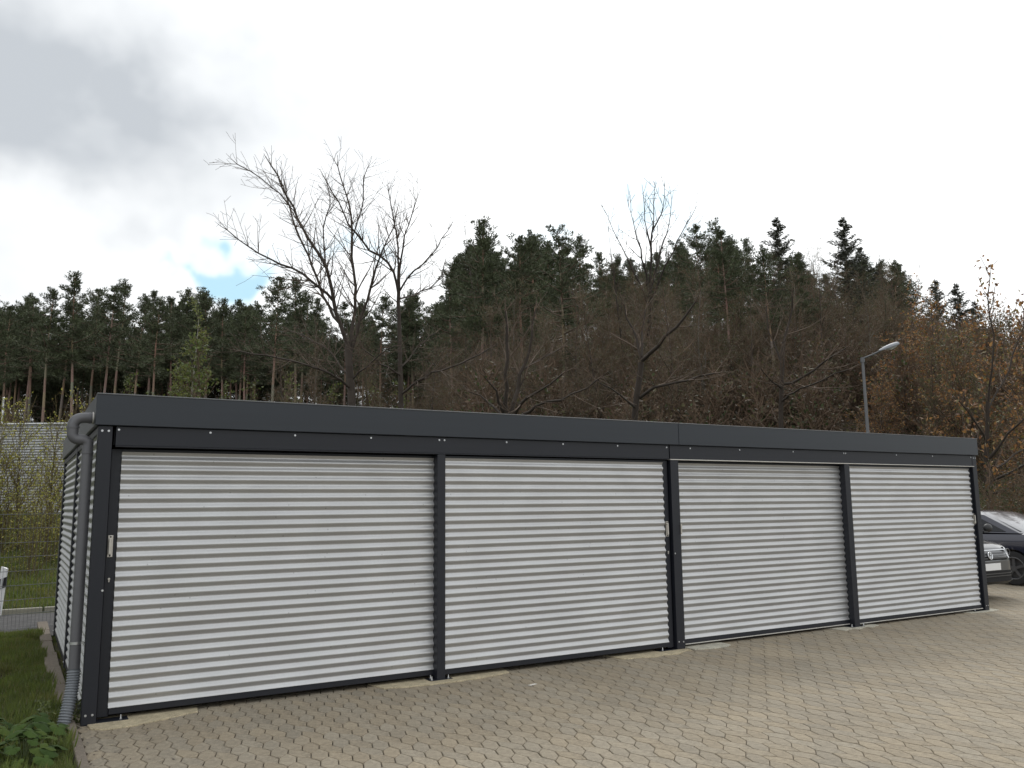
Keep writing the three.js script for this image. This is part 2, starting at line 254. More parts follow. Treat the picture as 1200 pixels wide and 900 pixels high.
for (const [x, s] of [[-0.026, 1], [GW + 0.026, -1]]) for (const [z0, z1] of [[-2.66, -0.014], [-GD - 0.02, -2.664]]) part('fascia_panel', span(Math.min(x, x + s * 0.03), Math.max(x, x + s * 0.03), HB, HT, z0, z1, 0.006), M.fascia, garage);
part('fascia_panel', span(0.01, GW - 0.01, HB, HT, -GD - 0.02, -GD + 0.01), M.fascia, garage);
part('roof', span(0.006, GW - 0.006, 2.3, 2.4, -GD + 0.012, -0.014), M.roofing, garage);
part('inner_beam', [span(0.12, GW - 0.12, 2.12, 2.28, -0.2, -0.11), span(0.12, GW - 0.12, 2.12, 2.28, -GD + 0.11, -GD + 0.2)], M.anthracite, garage);
// doors: [left, right of sheet, depth of its face, width of left and right stile]
function slidingDoor(xl, xr, zf, sl, sr, handleX, paintReflection, label) {
  const d = new THREE.Group(); d.name = 'sliding_door'; d.userData.label = label; garage.add(d);
  const k = (x) => x + (-0.03 - zf) * (x + 0.525) / 7.327, L = k(xl), R = k(xr), y0 = 0.094, y1 = 2.066;
  const s = part('corrugated_sheet', corrugated(R - L, y1 - y0), M.sheet, d); s.position.set(L, y0, zf);
  const fr = zf - 0.0105;
  part('stile', span(L - sl, L + 0.004, 0.03, 2.09, fr - 0.04, fr, 0.003), M.anthracite, d); part('stile', span(R - 0.004, R + sr, 0.03, 2.09, fr - 0.04, fr, 0.003), M.anthracite, d);
  const rail = part('bottom_rail', span(L + 0.005, R - 0.005, 0.044, y0 + 0.004, fr - 0.04, fr + 0.014, 0.003), M.anthracite, d);
  if (paintReflection) part('painted_reflection', span(L - sl + 0.02, R + sr - 0.02, 0.034, 0.0435, fr - 0.03, fr + 0.022, 0.002), M.pale, rail);  // pale strip paints the light reflected from the paving under the bottom rail
  part('top_rail', span(L + 0.005, R - 0.005, y1 - 0.004, 2.09, fr - 0.04, fr + 0.004, 0.003), M.anthracite, d);
  part('seam_strip', span(L + 0.005, R - 0.005, 0.2, 1.98, fr - 0.045, fr - 0.041, 0.001), M.black, d);
  if (handleX !== null) {
    const h = part('handle_plate', span(-0.019, 0.019, -0.085, 0.085, 0, 0.006, 0.003), M.steel, d); h.position.set(handleX, 1.322, fr + 0.002);
    part('handle_grip', merged([span(-0.014, 0.005, -0.062, 0.062, 0.02, 0.03, 0.004), span(-0.01, 0.0, -0.06, -0.045, 0.0, 0.022, 0.002), span(-0.01, 0.0, 0.045, 0.06, 0.0, 0.022, 0.002)]), M.steel, h);
    for (const y of [-0.073, 0.073]) part('screw', cyl(0.007, 0.007, 0.004, 8).rotateX(PI / 2).translate(0, y, 0.008), M.black, h);
    const lk = part('lock_cylinder', merged([cyl(0.0085, 0.0085, 0.014, 10).rotateX(PI / 2), span(-0.005, 0.005, -0.026, 0, -0.004, 0.006, 0.002)]), M.steel, d); lk.position.set(handleX + 0.004, 1.07, fr + 0.004);
  }
}
slidingDoor(0.182, 2.931, -0.085, 0.075, 0.05, 0.14, false, 'first sliding door from the drainpipe corner');
slidingDoor(3.034, 5.773, -0.03, 0.002, 0.078, 5.812, false, 'second sliding door, left of the middle double post');
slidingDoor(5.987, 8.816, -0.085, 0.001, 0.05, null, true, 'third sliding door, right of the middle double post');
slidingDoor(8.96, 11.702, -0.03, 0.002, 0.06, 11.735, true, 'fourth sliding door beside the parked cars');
part('handle_plate', span(5.9745, 5.9905, 1.26, 1.375, 0.001, 0.016, 0.003), M.steel, garage);
// side walls and rear wall
function sideWall(x, s, label) {
  const w = new THREE.Group(); w.name = 'side_wall'; w.userData.label = label; garage.add(w);
  const X = (a) => x + s * a, sp = (a0, a1, y0, y1, z0, z1) => span(Math.min(X(a0), X(a1)), Math.max(X(a0), X(a1)), y0, y1, z0, z1, 0.003);
  for (const [z0, z1] of [[-2.71, -2.61], [-GD, -GD + 0.1]]) { const q = part('post', sp(0, 0.09, 0.002, HB - 0.003, z0, z1), M.anthracite, w); if (s > 0) boltAt(q, x - 0.001, 0.07, (z0 + z1) / 2, -PI / 2); }
  part('top_rail', sp(0.004, 0.07, HB - 0.06, HB - 0.004, -GD + 0.1, -0.1), M.anthracite, w);
  part('bottom_rail', sp(0.01, 0.07, 0.03, 0.09, -GD + 0.1, -0.1), M.anthracite, w);
  for (const [z0, z1] of [[-2.61, -0.1], [-GD + 0.1, -2.71]]) { const c = part('corrugated_sheet', corrugated(z1 - z0, HB - 0.06 - 0.09), M.sheet, w); c.rotation.y = -s * PI / 2; c.position.set(X(0.021), 0.09, s > 0 ? z0 : z1); }
}
sideWall(0, 1, 'side wall of corrugated sheet with the drainpipe'); sideWall(GW, -1, 'side wall of corrugated sheet towards the parked cars');
{ const w = new THREE.Group(); w.name = 'rear_wall'; garage.add(w); for (let i = 0; i < 4; i++) { const c = part('corrugated_sheet', corrugated(2.9, 2.17, 0.009, 0.0762, 6), M.sheet, w); c.position.set(0.1 + i * 2.92, 0.05, -GD + 0.03); } for (let i = 1; i < 4; i++) part('post', span(i * 2.93, i * 2.93 + 0.1, 0, HB - 0.003, -GD, -GD + 0.1), M.anthracite, w); }
structure('garage_floor', sheetXZ(0.12, GW - 0.12, -GD + 0.1, -0.2, -0.006, 2), M.concrete, 'plain floor inside the closed garage block');
{ // rainwater pipe on the near side
  const g = new THREE.Group(); g.name = 'drainpipe'; garage.add(g);
  const px = -0.058, pz = -0.15, r = 0.041, ox = -0.172;
  part('pipe', merged([rod(V(px, 0.36, pz), V(px, 2.16, pz), r, 20)]), M.pipe, g);
  const el = part('pipe_elbow', merged([tube([V(-0.03, 2.335, pz), V(-0.1, 2.335, pz), V(-0.145, 2.32, pz), V(ox, 2.28, pz), V(ox, 2.22, pz)], r + 0.001, 20, 28)]), M.pipe, g);
  part('pipe_elbow', merged([tube([V(ox, 2.225, pz), V(ox + 0.004, 2.19, pz), V(ox + 0.03, 2.165, pz), V(-0.1, 2.16, pz), V(-0.072, 2.15, pz), V(px, 2.12, pz), V(px, 2.07, pz)], r, 20, 30)]), M.pipe, g);
  part('pipe_socket', rod(V(ox, 2.25, pz), V(ox, 2.262, pz), r + 0.006, 20), M.pipe, g); part('pipe_socket', rod(V(px, 2.05, pz), V(px, 2.062, pz), r + 0.005, 20), M.pipe, g); part('pipe_socket', rod(V(-0.05, 2.335, pz), V(-0.063, 2.335, pz), r + 0.005, 20), M.pipe, g);
  part('pipe_socket', [rod(V(-0.028, 2.335, pz), V(-0.038, 2.335, pz), r + 0.008, 20)], M.pale, g);
  part('pipe_clamp', [rod(V(px, 0.585, pz), V(px, 0.605, pz), r + 0.004, 20), box(0.05, 0.018, 0.008, px + 0.062, 0.595, pz + 0.03)], M.zinc, g);
  const a = V(px, 0.4, pz), pts = [a, V(px - 0.002, 0.33, pz + 0.01), V(px - 0.016, 0.2, pz + 0.04), V(px - 0.045, 0.06, pz + 0.08), V(px - 0.07, -0.06, pz + 0.11)];
  const cv = new THREE.CatmullRomCurve3(pts), tg = new THREE.TubeGeometry(cv, 168, 0.046, 18, false), p = tg.attributes.position, q = V(0, 0, 0), c = V(0, 0, 0);
  for (let i = 0; i <= 168; i++) { cv.getPointAt(i / 168, c); for (let j = 0; j <= 18; j++) { const n = i * 19 + j; q.fromBufferAttribute(p, n).sub(c).multiplyScalar(1 + 0.1 * Math.cos(i / 168 * 2 * PI * 24)).add(c); p.setXYZ(n, q.x, q.y, q.z); } }
  tg.computeVertexNormals(); part('ribbed_hose', tg, M.hose, g);
}

// ------------------------------------------------------------------ shed, fence and bank behind
{
  const c = at(37, 606, 24), turn = -0.5335, w = 11, h = 2.62;
  const shed = thing('corrugated_shed', 'silver corrugated shed up the grassy bank behind the yellow green bushes', 'shed', V(c.x, groundY(c.x, c.z) - 0.1, c.z), turn);
  const s = part('front_wall', corrugated(w, h, 0.009, 0.0762, 8), M.sheetDull, shed); s.position.set(-w / 2, 0.12, 0.02);
  const sd = part('side_wall', corrugated(4, h, 0.009, 0.0762, 6), M.sheetDull, shed); sd.rotation.y = -PI / 2; sd.position.set(-w / 2, 0.12, -4);
  const se = part('side_wall', corrugated(4, h, 0.009, 0.0762, 6), M.sheetDull, shed); se.rotation.y = PI / 2; se.position.set(w / 2, 0.12, 0);
  const rw = part('rear_wall', corrugated(w, h, 0.009, 0.0762, 6), M.sheet, shed); rw.position.set(-w / 2, 0.12, -4.02);
  part('roof', span(-w / 2 - 0.05, w / 2 + 0.05, h + 0.12, h + 0.16, -4.08, 0.06), M.zinc, shed); part('plinth', span(-w / 2, w / 2, -0.6, 0.12, -4, 0.01), M.concrete, shed);
}
{
  const a = V(-3.0, 0, -6.05), b = V(0.35, 0, -6.95), d = b.clone().sub(a), L = d.length(), y0 = -0.1;
  const f = thing('wire_mesh_fence', 'grey double rod wire mesh fence running from the garage corner', 'fence', V(a.x, y0, a.z), -Math.atan2(d.z, d.x));
  const wire = mat(0.16, 0.165, 0.17, 0.45, 0.5);
  for (let i = 0; i < 9; i++) { const q = part('horizontal_wire', [rod(V(0, 0, 0.006), V(L, 0, 0.006), 0.004, 6), rod(V(0, 0, -0.006), V(L, 0, -0.006), 0.004, 6)], wire, f); q.position.y = 0.05 + i * 0.2; }
  const vs = []; for (let x = 0.02; x < L; x += 0.05) vs.push(rod(V(x, 0.02, 0), V(x, 1.675, 0), 0.0022, 5));
  part('vertical_wires', vs, wire, f).userData.kind = 'stuff';
  for (const x of [0.0, L - 0.03]) part('fence_post', span(x - 0.03, x + 0.03, -0.3, 1.72, 0.012, 0.052), wire, f);
}
{
  const c = at(-2, 714, 13.25), g = thing('delineator_post', 'white roadside delineator post with slanted black band, leaning beside the asphalt road', 'post', V(c.x, -0.12, c.z), -0.35);
  g.rotation.z = -0.07;
  const s = new THREE.Shape(); s.moveTo(-0.06, -0.035); s.lineTo(0.06, -0.035); s.quadraticCurveTo(0.05, 0.03, 0, 0.05); s.quadraticCurveTo(-0.05, 0.03, -0.06, -0.035);
  const bar = (h0, h1, k, slant) => { const q = new THREE.ExtrudeGeometry(s, { depth: 1, bevelEnabled: false }).rotateX(-PI / 2), p = q.attributes.position; for (let i = 0; i < p.count; i++) { const x = p.getX(i), top = p.getY(i) > 0.5; p.setXYZ(i, x * k, (top ? h1 : h0) + (top || h0 > 0 ? slant * x : 0), p.getZ(i) * k); } q.computeVertexNormals(); return q; };
  part('post_body', bar(0, 0.82, 0.88, -0.3), M.whitePaint, g);
  part('black_band', bar(0.5, 0.66, 1.05, 0.45), M.black, g);
  part('reflector', span(-0.02, 0.02, 0.5, 0.66, 0.05, 0.062), M.zinc, g);
}
{
  const c = at(2, 500, 40), top = at(2, 466, 40), g = thing('metal_pole', 'thin grey pole standing at the edge of the pine wood above the bushes', 'pole', V(c.x, groundY(c.x, c.z), c.z));
  const h = top.y - g.position.y; part('shaft', cyl(0.05, 0.04, h, 10).translate(0, h / 2, 0), M.zinc, g); part('cap', new THREE.SphereGeometry(0.05, 10, 6).translate(0, h, 0), M.zinc, g);
}

// ------------------------------------------------------------------ trees
class Tubes {
  constructor() { this.p = []; this.n = []; this.c = []; this.i = []; }
  seg(a, b, ra, rb, k, ca, cb = ca) {
    let dx = b.x - a.x, dy = b.y - a.y, dz = b.z - a.z; const l = Math.hypot(dx, dy, dz) || 1; dx /= l; dy /= l; dz /= l;
    let ux, uy, uz; if (Math.abs(dy) < 0.9) { ux = -dz; uy = 0; uz = dx; } else { ux = 0; uy = dz; uz = -dy; } const ul = Math.hypot(ux, uy, uz); ux /= ul; uy /= ul; uz /= ul;
    const vx = dy * uz - dz * uy, vy = dz * ux - dx * uz, vz = dx * uy - dy * ux, o = this.p.length / 3;
    for (let j = 0; j < k; j++) {
      const t = j / k * 2 * PI, cs = Math.cos(t), sn = Math.sin(t), x = ux * cs + vx * sn, y = uy * cs + vy * sn, z = uz * cs + vz * sn;
      this.p.push(a.x + x * ra, a.y + y * ra, a.z + z * ra, b.x + x * rb, b.y + y * rb, b.z + z * rb); this.n.push(x, y, z, x, y, z); this.c.push(ca[0], ca[1], ca[2], cb[0], cb[1], cb[2]);
    }
    for (let j = 0; j < k; j++) { const q = o + j * 2, w = o + ((j + 1) % k) * 2; this.i.push(q, w, q + 1, w, w + 1, q + 1); }
  }
  build() { const g = new THREE.BufferGeometry(); g.setAttribute('position', new THREE.Float32BufferAttribute(this.p, 3)); g.setAttribute('normal', new THREE.Float32BufferAttribute(this.n, 3)); g.setAttribute('color', new THREE.Float32BufferAttribute(this.c, 3)); g.setIndex(this.i); return g; }
}
class Leaves {
  constructor() { this.p = []; this.c = []; this.i = []; }
  add(q, u, v, l, w, c) {  // a small leaf or needle spray, pointed at both ends and folded a little
    const o = this.p.length / 3;
    this.p.push(q.x, q.y, q.z, q.x + u.x * l * 0.45 + v.x * w, q.y + u.y * l * 0.45 + v.y * w, q.z + u.z * l * 0.45 + v.z * w, q.x + u.x * l, q.y + u.y * l, q.z + u.z * l, q.x + u.x * l * 0.45 - v.x * w, q.y + u.y * l * 0.45 - v.y * w, q.z + u.z * l * 0.45 - v.z * w);
    for (let k = 0; k < 4; k++) this.c.push(c[0], c[1], c[2]);
    this.i.push(o, o + 1, o + 2, o, o + 2, o + 3);
  }
  build() { const g = new THREE.BufferGeometry(); g.setAttribute('position', new THREE.Float32BufferAttribute(this.p, 3)); g.setAttribute('color', new THREE.Float32BufferAttribute(this.c, 3)); g.setIndex(this.i); g.computeVertexNormals(); return g; }
}
const rv = (r) => { const z = r() * 2 - 1, a = r() * 2 * PI, s = Math.sqrt(1 - z * z); return V(s * Math.cos(a), z, s * Math.sin(a)); };
const wood = new THREE.MeshStandardMaterial({ vertexColors: true, roughness: 0.95 });
const needles = new THREE.MeshStandardMaterial({ vertexColors: true, roughness: 0.75 });
const leafy = new THREE.MeshPhysicalMaterial({ vertexColors: true, roughness: 0.9, transmission: 0.4, thickness: 0 });
const tinted = (c, r, k = 0.3) => { const f = 1 + (r() - 0.5) * k * 2; return [c[0] * f, c[1] * f, c[2] * f]; };
const sides = (r) => (r > 0.1 ? 9 : r > 0.04 ? 6 : r > 0.015 ? 4 : 3);

// bare branches: each level grows shorter and thinner children; tips are collected for buds and leaves
function grow(T, p, d, len, r, lv, o, rnd, tips) {
  const n = Math.max(2, Math.round(len / o.seg[lv])), st = len / n;
  p = p.clone(); d = d.clone();
  for (let i = 0; i < n; i++) {
    d.addScaledVector(rv(rnd), o.wander[lv]).addScaledVector(V(0, 1, 0), o.up[lv]).normalize();
    const q = p.clone().addScaledVector(d, st), ra = Math.max(o.rmin, r * (1 - i / n * 0.82)), rb = Math.max(o.rmin, r * (1 - (i + 1) / n * 0.82)), t = (i + 1) / n;
    const c = tinted(ra > 0.03 ? o.bark : o.twig, rnd, 0.25); T.seg(p, q, ra, rb, sides(ra), c);
    if (lv < o.levels && t > o.start[lv]) {
      let kids = o.kids[lv]; kids = Math.floor(kids) + (rnd() < kids % 1 ? 1 : 0);
      for (let k = 0; k < kids; k++) {
        const side = rv(rnd).cross(d).normalize(), a = o.ang[lv] * (0.7 + 0.6 * rnd()), cd = d.clone().multiplyScalar(Math.cos(a)).addScaledVector(side, Math.sin(a));
        const cl = len * o.ratio[lv] * (1 - 0.5 * t) * (0.6 + 0.7 * rnd()); if (cl > o.lmin) grow(T, p.clone().lerp(q, rnd()), cd, cl, Math.min(rb * 0.7, 0.014 * cl + 0.004), lv + 1, o, rnd, tips);
      }
    }
    p = q;
    if (lv >= o.levels - 1) tips.push([q.clone(), d.clone()]);
  }
}
const BARE = { levels: 3, seg: [0.9, 0.55, 0.35, 0.28], wander: [0.1, 0.16, 0.2, 0.2], up: [0.05, 0.07, 0.05, 0.03], start: [0.28, 0.12, 0.1, 0], kids: [1.7, 1.45, 1.35, 0], ang: [0.75, 0.8, 0.8, 0.7], ratio: [0.55, 0.52, 0.54, 0.5], lmin: 0.16, rmin: 0.0065, bark: [0.07, 0.054, 0.042], twig: [0.14, 0.095, 0.063] };
function protoBare(name, seed, H, opts, leaves) {
  const r = rngOf(seed), o = { ...BARE, ...opts }, T = new Tubes(), W = new Tubes(), tips = [];
  const root = new THREE.Group(); root.name = name;
  // trunk, then its limbs
  let p = V(0, -0.6, 0), d = V((r() - 0.5) * 0.16, 1, (r() - 0.5) * 0.16).normalize(); const n = 12, R = o.R ?? H * 0.013;
  for (let i = 0; i < n; i++) {
    d.addScaledVector(rv(r), 0.07).addScaledVector(V(0, 1, 0), 0.05).normalize();
    const q = p.clone().addScaledVector(d, (H * 0.94 + 0.6) / n), t = (i + 1) / n, ra = R * (1 - i / n * 0.93), rb = R * (1 - t * 0.93); T.seg(p, q, ra * (i ? 1 : 1.35), rb, 9, tinted(o.bark, r, 0.2), tinted(o.bark, r, 0.2));
    if (t > (o.from ?? 0.22)) for (let k = 0; k < (o.limbs ?? 3); k++) {
      const a = r() * 2 * PI, e = (o.lift ?? 0.5) + 0.5 * r() + 0.35 * t, len = H * (o.spread ?? 0.36) * (1 - 0.62 * t) * (0.6 + 0.6 * r());
      grow(W, p.clone().lerp(q, r()), V(Math.cos(a) * Math.cos(e), Math.sin(e), Math.sin(a) * Math.cos(e)), len, Math.min(rb * 0.62, 0.017 * len), 1, { ...o, levels: 3 }, r, tips);
    }
    p = q;
  }
  part('trunk', T.build(), wood, root); part('branches', W.build(), wood, root);
  if (leaves) part('foliage', leaves(tips, r).build(), leaves.mat ?? leafy, root).userData.kind = 'stuff';
  return root;
}
// leaves along twigs
const twigging = (per, size, colours) => (tips, r) => { const L = new Leaves(); for (const [q, d] of tips) for (let k = 0; k < per; k++) { const u = d.clone().addScaledVector(rv(r), 0.75).normalize(), v = rv(r).cross(u).normalize(); L.add(q.clone().addScaledVector(rv(r), size * 0.3), u, v, size * (0.5 + 0.9 * r()), 0.006 + 0.006 * r(), tinted(colours[Math.floor(r() * colours.length)], r, 0.3)); } return L; };
const leafing = (share, size, colours, per = 3, droop = 0.3) => (tips, r) => { const L = new Leaves(); for (const [q, d] of tips) if (r() < share) for (let k = 0; k < per; k++) { const u = d.clone().addScaledVector(rv(r), 0.9); u.y -= droop * r(); u.normalize(); const v = rv(r).cross(u).normalize(); L.add(q.clone().addScaledVector(rv(r), size * 0.8), u, v, size * (0.7 + 0.6 * r()), size * 0.3, tinted(colours[Math.floor(r() * colours.length)], r, 0.3)); } return L; };

function protoPine(seed, H = 20, wide = 1, low = 0.57) {
  const r = rngOf(seed), T = new Tubes(), B = new Tubes(), L = new Leaves(), root = new THREE.Group(); root.name = 'pine';
  let p = V(0, -0.8, 0), d = V((r() - 0.5) * 0.06, 1, (r() - 0.5) * 0.06).normalize(); const n = 14, R = 0.2, path = [p.clone()];
  for (let i = 0; i < n; i++) { d.addScaledVector(rv(r), 0.035).addScaledVector(V(0, 1, 0), 0.06).normalize(); const q = p.clone().addScaledVector(d, (H + 0.4) / n), t = i / n, lo = [0.25, 0.2, 0.165], hi = [0.27, 0.185, 0.13], c = lo.map((x, k) => lerp(x, hi[k], sstep(0.35, 0.7, t)) * (0.85 + 0.3 * r())); T.seg(p, q, R * (1 - t * 0.88), R * (1 - (i + 1) / n * 0.88), 9, c, c); p = q; path.push(p.clone()); }
  const on = (t) => { const k = clamp(t * n, 0, n - 0.001), i = Math.floor(k); return path[i].clone().lerp(path[i + 1], k - i); };
  const from = low + 0.1 * r(), nb = Math.round(54 * Math.sqrt(wide));
  for (let i = 0; i < nb; i++) {
    if (r() < 0.2) continue;
    const t = from + (1 - from) * ((i + r() * 0.8) / nb), s = (t - from) / (1 - from), a = i * 2.4 + r() * 1.2, len = wide * (0.45 + 3.05 * Math.pow(1 - s, 0.72) * Math.min(1, 0.5 + s * 2.2)) * (0.35 + 0.95 * r()), e = -0.15 + 0.6 * s + 0.7 * Math.max(0, s - 0.75) * 2.5 + (r() - 0.5) * 0.45;
    let q = on(t), bd = V(Math.cos(a) * Math.cos(e), Math.sin(e), Math.sin(a) * Math.cos(e)); const m = 4;
    for (let k = 0; k < m; k++) {
      bd.addScaledVector(rv(r), 0.18).addScaledVector(V(0, 1, 0), 0.09).normalize(); const w = q.clone().addScaledVector(bd, len / m); B.seg(q, w, 0.05 * (1 - k / m * 0.7) * (0.5 + len / 4), 0.05 * (1 - (k + 1) / m * 0.8) * (0.5 + len / 4), 4, tinted([0.12, 0.085, 0.06], r)); q = w;
      if (k === 0 && len > 1.6) continue;
      const cr = (0.25 + 0.32 * r()) * (1 - s * 0.6), cnt = s > 0.85 ? 26 : 44, tone = 0.8 + 0.6 * r();
      for (let j = 0; j < cnt; j++) { const f = rv(r); f.y *= 0.55; const c = q.clone().addScaledVector(f, cr * (0.35 + 0.75 * Math.cbrt(r()))); const u = f.clone().addScaledVector(bd, 0.5).addScaledVector(V(0, 1, 0), 0.45).addScaledVector(rv(r), 0.5).normalize(), v = rv(r).cross(u).normalize(); L.add(c, u, v, (0.32 + 0.2 * r()) * (1 - 0.4 * s), 0.032, tinted([0.062 * tone, 0.076 * tone, 0.036 * tone], r, 0.3)); }
    }
  }
  for (let i = 0; i < 7; i++) { const t = 0.2 + 0.28 * r(), a = r() * 2 * PI, q = on(t); const w = q.clone().add(V(Math.cos(a), 0.1 * r() - 0.15, Math.sin(a)).multiplyScalar(0.5 + 1.1 * r())); B.seg(q, w, 0.03, 0.008, 4, [0.1, 0.08, 0.065]); }  // dead stubs
  part('trunk', T.build(), wood, root); part('branches', B.build(), wood, root); part('crown', L.build(), needles, root); return root;
}
function protoSpruce(seed, H = 18) {
  const r = rngOf(seed), T = new Tubes(), L = new Leaves(), B = new Tubes(), root = new THREE.Group(); root.name = 'spruce';
  for (let i = 0; i < 10; i++) T.seg(V(0, -0.6 + i * (H + 0.6) / 10, 0), V(0, -0.6 + (i + 1) * (H + 0.6) / 10, 0), 0.2 * (1 - i / 10.5), 0.2 * (1 - (i + 1) / 10.5), 8, tinted([0.1, 0.08, 0.065], r));
  for (let y = H * 0.16; y < H * 0.995; y += 0.23) {
    const s = y / H, reach = Math.min(4.4, 6.8 * Math.pow(1 - s, 0.85)) + 0.12;
    for (let k = 0; k < (s > 0.9 ? 3 : 4); k++) {
      const a = r() * 2 * PI, len = reach * (0.35 + 0.8 * r()), tone = 0.7 + 0.55 * r(); let q = V(0, y + r() * 0.3, 0), bd = V(Math.cos(a), 0.35 * s + 0.12 - 0.3 * (1 - s), Math.sin(a)).normalize(); const m = Math.max(2, Math.round(len / 0.42));
      for (let j = 0; j < m; j++) {
        bd.y += 0.05; bd.addScaledVector(rv(r), 0.08).normalize(); const w = q.clone().addScaledVector(bd, len / m); B.seg(q, w, 0.02, 0.012, 3, [0.09, 0.07, 0.055]);
        for (let x = 0; x < 11; x++) { const f = rv(r); f.y = f.y * 0.5 - 0.25; const u = f.addScaledVector(bd, 0.8).normalize(), v = rv(r).cross(u).normalize(); L.add(q.clone().lerp(w, r()).addScaledVector(rv(r), 0.1), u, v, 0.26 + 0.2 * r(), 0.05, tinted([0.055 * tone, 0.06 * tone, 0.04 * tone], r, 0.3)); }
        q = w;
      }
    }
  }
  part('trunk', T.build(), wood, root); part('branches', B.build(), wood, root); part('crown', L.build(), needles, root); return root;
}
// a tree drawn from its surveyed limbs: polylines of [pixel x, pixel y, metres nearer], thickness at the start and end
function surveyedTree(name, depth, limbs, opts, seed, label, category, group, leaves) {
  const r = rngOf(seed), o = { ...BARE, ...opts }, T = new Tubes(), W = new Tubes(), tips = [], base = at(limbs[0][0][0][0], limbs[0][0][0][1], depth), g0 = groundY(base.x, base.z), org = V(base.x, g0, base.z);
  const root = thing(name, label, category, org, 0, group);
  limbs.forEach(([pts, r0, r1], li) => { r0 *= o.girth ?? 1; if (!li) r1 *= o.girth ?? 1;
    let q = pts.map(([x, y, near = 0]) => at(x, y, depth - near).sub(org));
    if (li === 0) q.unshift(V(q[0].x * 0.9, -0.5, q[0].z));
    const cv = new THREE.CatmullRomCurve3(q), len = cv.getLength(), n = Math.max(4, Math.round(len / 0.55));
    let a = cv.getPointAt(0);
    for (let i = 0; i < n; i++) {
      const t = (i + 1) / n, b = cv.getPointAt(t * (li ? 0.9 : 1)).addScaledVector(rv(r), li ? 0.05 : 0.02), ra = lerp(r0, r1, i / n), rb = lerp(r0, r1, t); (li ? W : T).seg(a, b, ra * (li || i ? 1 : 1.3), rb, sides(ra), tinted(o.bark, r, 0.15), tinted(o.bark, r, 0.15));
      if (t > (li ? 0.15 : o.from ?? 0.5)) { let k = o.shoots ?? 1.1; k = Math.floor(k) + (r() < k % 1 ? 1 : 0); while (k-- > 0) { const d = cv.getTangentAt(t), side = rv(r).cross(d).normalize(), an = 0.5 + 0.6 * r(), cl = (o.shoot ?? 2.2) * (0.35 + 0.9 * r()) * (1 - 0.58 * t); grow(W, b, d.multiplyScalar(Math.cos(an)).addScaledVector(side, Math.sin(an)).addScaledVector(V(0, 1, 0), 0.15).normalize(), cl, Math.min(rb * 0.55, 0.012 * cl + 0.005), 2, o, r, tips); } }
      a = b;
    }
    if (li) grow(W, a, cv.getTangentAt(1), (o.shoot ?? 2.2) * 0.22, r1, 2, o, r, tips);
  });
  part('trunk', T.build(), wood, root); part('branches', W.build(), wood, root);
  if (leaves) part('foliage', leaves(tips, r).build(), leafy, root).userData.kind = 'stuff';
  return root;
}
const firstUse = new Set();
function plant(proto, name, px, depth, topY, label, category, group, H0, grounded = true, yaw) {
  const b = at(px, 450, depth), y = groundY(b.x, b.z), H = at(px, topY, depth).y - y;
  const o = firstUse.has(proto) ? proto.clone() : proto; firstUse.add(proto);
  o.name = numbered(name); o.position.set(b.x, y - 0.05, b.z); o.scale.setScalar(H / H0); o.rotation.y = yaw ?? R0() * 6.28; scene.add(o); tag(o, label, category, group); return o;
}
const ord = ['first', 'second', 'third', 'fourth', 'fifth', 'sixth', 'seventh', 'eighth', 'ninth', 'tenth', 'eleventh', 'twelfth', 'thirteenth', 'fourteenth', 'fifteenth', 'sixteenth', 'seventeenth', 'eighteenth', 'nineteenth', 'twentieth'];

